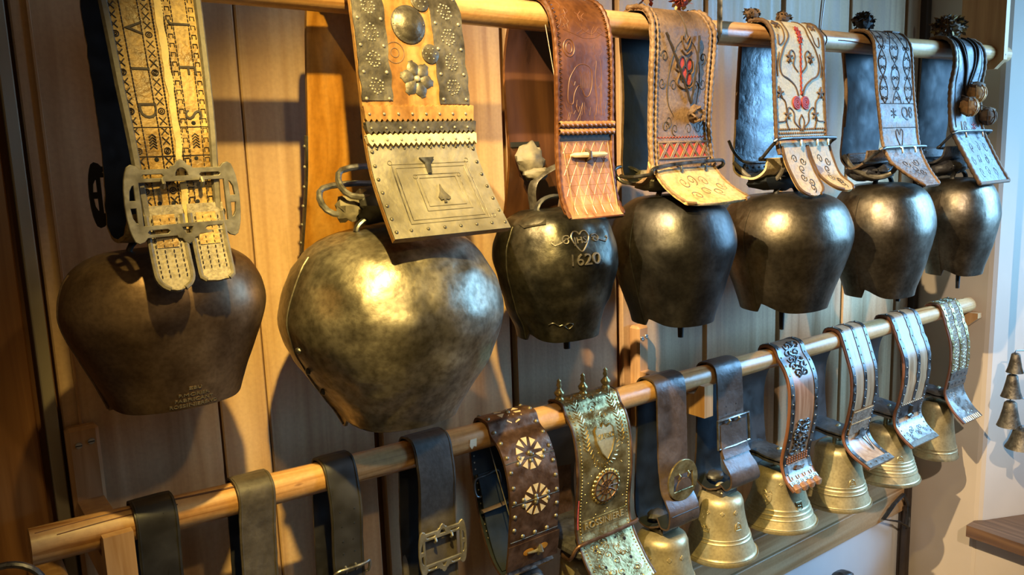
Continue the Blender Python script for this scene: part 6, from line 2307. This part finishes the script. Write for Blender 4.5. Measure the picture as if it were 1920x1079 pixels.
S.patch(mb, -1, 1, S.L - 0.013, S.L + 0.001, 0.0018, 0.0004)
mb.build('end_plate', 'dark_tin', st)

X12 = (2.232, 2.331)
f12 = [(-0.212, 1.08), (-0.2235, 1.04), (-0.2265, 0.985), (-0.219, 0.93), (-0.215, 0.905), (-0.224, 0.88), (-0.244, 0.852), (-0.271, 0.828)]
root, S, st, CB, body = hoop(12, 'rightmost brass bell of the lower row on a hoop with brass-edged filigree strips', *X12, f12, ((2.300, -0.165), 0.041, 0.060, 0.848, 0.694, (0.80, 0.86)),
                       (), 'tooled_tan', 'dark_hoop')
strips(S, st, (-0.85, 0.0, 0.85), 0.14, -0.03, S.vz(0.965), 'bright_brass', 'steel', 0.017, 0.12, 0.003)
mb = MB()
for i in range(22):
    for u in (-0.42, 0.42):
        S.line(mb, curl(u, (i + 0.5) / 22, 0.2, 0.02, i * 90, 1.1), 0.0011, 0.0, 4, -0.01, S.vz(0.965))
mb.build('filigree', 'brass', st, kind='stuff')
for q0, q1 in ((0.962, 0.940), (0.937, 0.916)):
    mb = MB()
    S.patch(mb, -0.95, 0.95, S.vz(q0), S.vz(q1), 0.003, 0.0, wavy=0.02)
    o = mb.build('pierced_plate', 'steel', st)
    mb = MB()
    for i in range(4):
        mb.dome(S.U(-0.6 + 0.4 * i, S.vz((q0 + q1) / 2), 0.0028), S.N(S.vz(q0)), 0.004, 0.0006, 4)
    mb.build('piercing', 'black_hole', o, kind='stuff')
mb = MB()
for i in range(24):
    S.line(mb, curl(random.uniform(-0.75, 0.75), random.uniform(0.05, 0.8), 0.14, 0.06, random.uniform(0, 360), 1.1), 0.0012, 0.0, 4, S.vz(0.905), S.L)
for i in range(9):
    S.line(mb, [(-0.8 + 0.2 * i, 0.86), (-0.8 + 0.2 * i, 1.0)], 0.0022, 0.0, 5, S.vz(0.905), S.L)
mb.build('embossing', 'steel', st, kind='stuff')
mb = MB()
S.patch(mb, -1, 1, S.vz(0.91), S.L, 0.0008, -0.0002)
mb.build('end_plate', 'steel', st)

# ------------------------------------------------------------------ small things
root = thing('bell_string', 'string of small dark bells on a black strap hanging in the window niche', 'bells', (2.46, -0.31, 0.78))
XS = 2.40
mb = MB()
for px, py, w_, h_ in ((1905, 662, 27, 37), (1899, 702, 33, 43), (1895, 752, 38, 48), (1915, 803, 46, 38)):
    p = atx(px, py, XS)
    q_ = atx(px, py + h_, XS)
    d = np.linalg.norm(p - CAMP)
    r = w_ / 2 * d / FPX / 1.05
    H = p[2] - q_[2]
    mb = MB()
    mb.lathe([(0.0001, 0), (r * 0.34, -0.001), (r * 0.50, -H * 0.08), (r * 0.60, -H * 0.35), (r * 0.80, -H * 0.75), (r, -H), (r * 0.92, -H + 0.002), (r * 0.4, -H * 0.3), (0.0001, -0.008)], p, 24)
    sb = mb.build('small_bell', 'dark_tin', root)
    mb = MB()
    mb.tube([p + np.array([-0.02, -0.005, 0.004]), p + np.array([0.0, 0, 0.006]), p + np.array([0.05, -0.03, 0.004])], 0.002, 6)
    mb.build('pin', 'dark_iron', sb)
a, b_ = atx(1921, 590, XS), atx(1924, 850, XS)
mb = MB()
pts = [a + np.array([0.006, -0.012, 0.7]), a + np.array([0.006, -0.012, 0]), (a + b_) / 2 + np.array([0.006, -0.012, 0]), b_ + np.array([0.006, -0.012, -0.03])]
mb.tube(cat(pts, 4), 0.013, 8, flat=0.4)
mb.build('strap', 'black_leather', root)

root = thing('iron_stirrup', 'small dark triangular iron bracket in the corner below the bells', 'bracket', (2.36, -0.03, 0.42))
mb = MB()
zt_ = 0.505
tri = [(2.281, -0.03, 0.452), (2.335, -0.035, 0.490), (2.385, -0.035, zt_), (2.405, -0.04, 0.47), (2.398, -0.045, 0.425), (2.388, -0.05, 0.402), (2.345, -0.045, 0.430)]
mb.tube(tri, 0.0075, 6, True, flat=0.5)
mb.build('loop', 'dark_iron', root)
mb = MB()
mb.tube([(2.405, -0.035, 0.46), (2.408, -0.03, 0.35), (2.404, -0.03, 0.05)], 0.009, 6, flat=0.4)
mb.build('hanging_strap', 'dark_hoop', root)

root = thing('iron_ring', 'dark iron ring at the bottom left corner beside the plank wall', 'ring', (0.035, -0.2, 1.08))
mb = MB()
c = at(18, 1115, -0.20)
mb.tube([c + np.array([0.036 * math.cos(a), -0.01 * math.cos(a), 0.036 * math.sin(a)]) for a in np.linspace(0, 2 * math.pi, 30)[:-1]], 0.0042, 8, True)
mb.build('ring_body', 'steel', root)
root = thing('wooden_peg', 'short turned wooden peg in the wall under the end of the lower pole', 'peg', (0.10, -0.04, 1.05))
mb = MB()
mb.lathe([(0.0001, 0.105), (0.016, 0.105), (0.021, 0.10), (0.022, 0.0)], (0.098, 0.0, 1.047), 20, axis=((1, 0, 0), (0, 0, 1), (0, -1, 0)))
mb.build('peg_body', 'bracket_wood', root)
root = thing('iron_fitting', 'dark iron fitting on the white wall low down in front of the corner', 'fitting', (2.0, -0.06, 0.36))
mb = MB()
c = at(1580, 1082, -0.05)
mb.blob(c, (0.035, 0.03, 0.016), 0.3, 60, 16, 10)
mb.build('fitting_body', 'dark_iron', root)
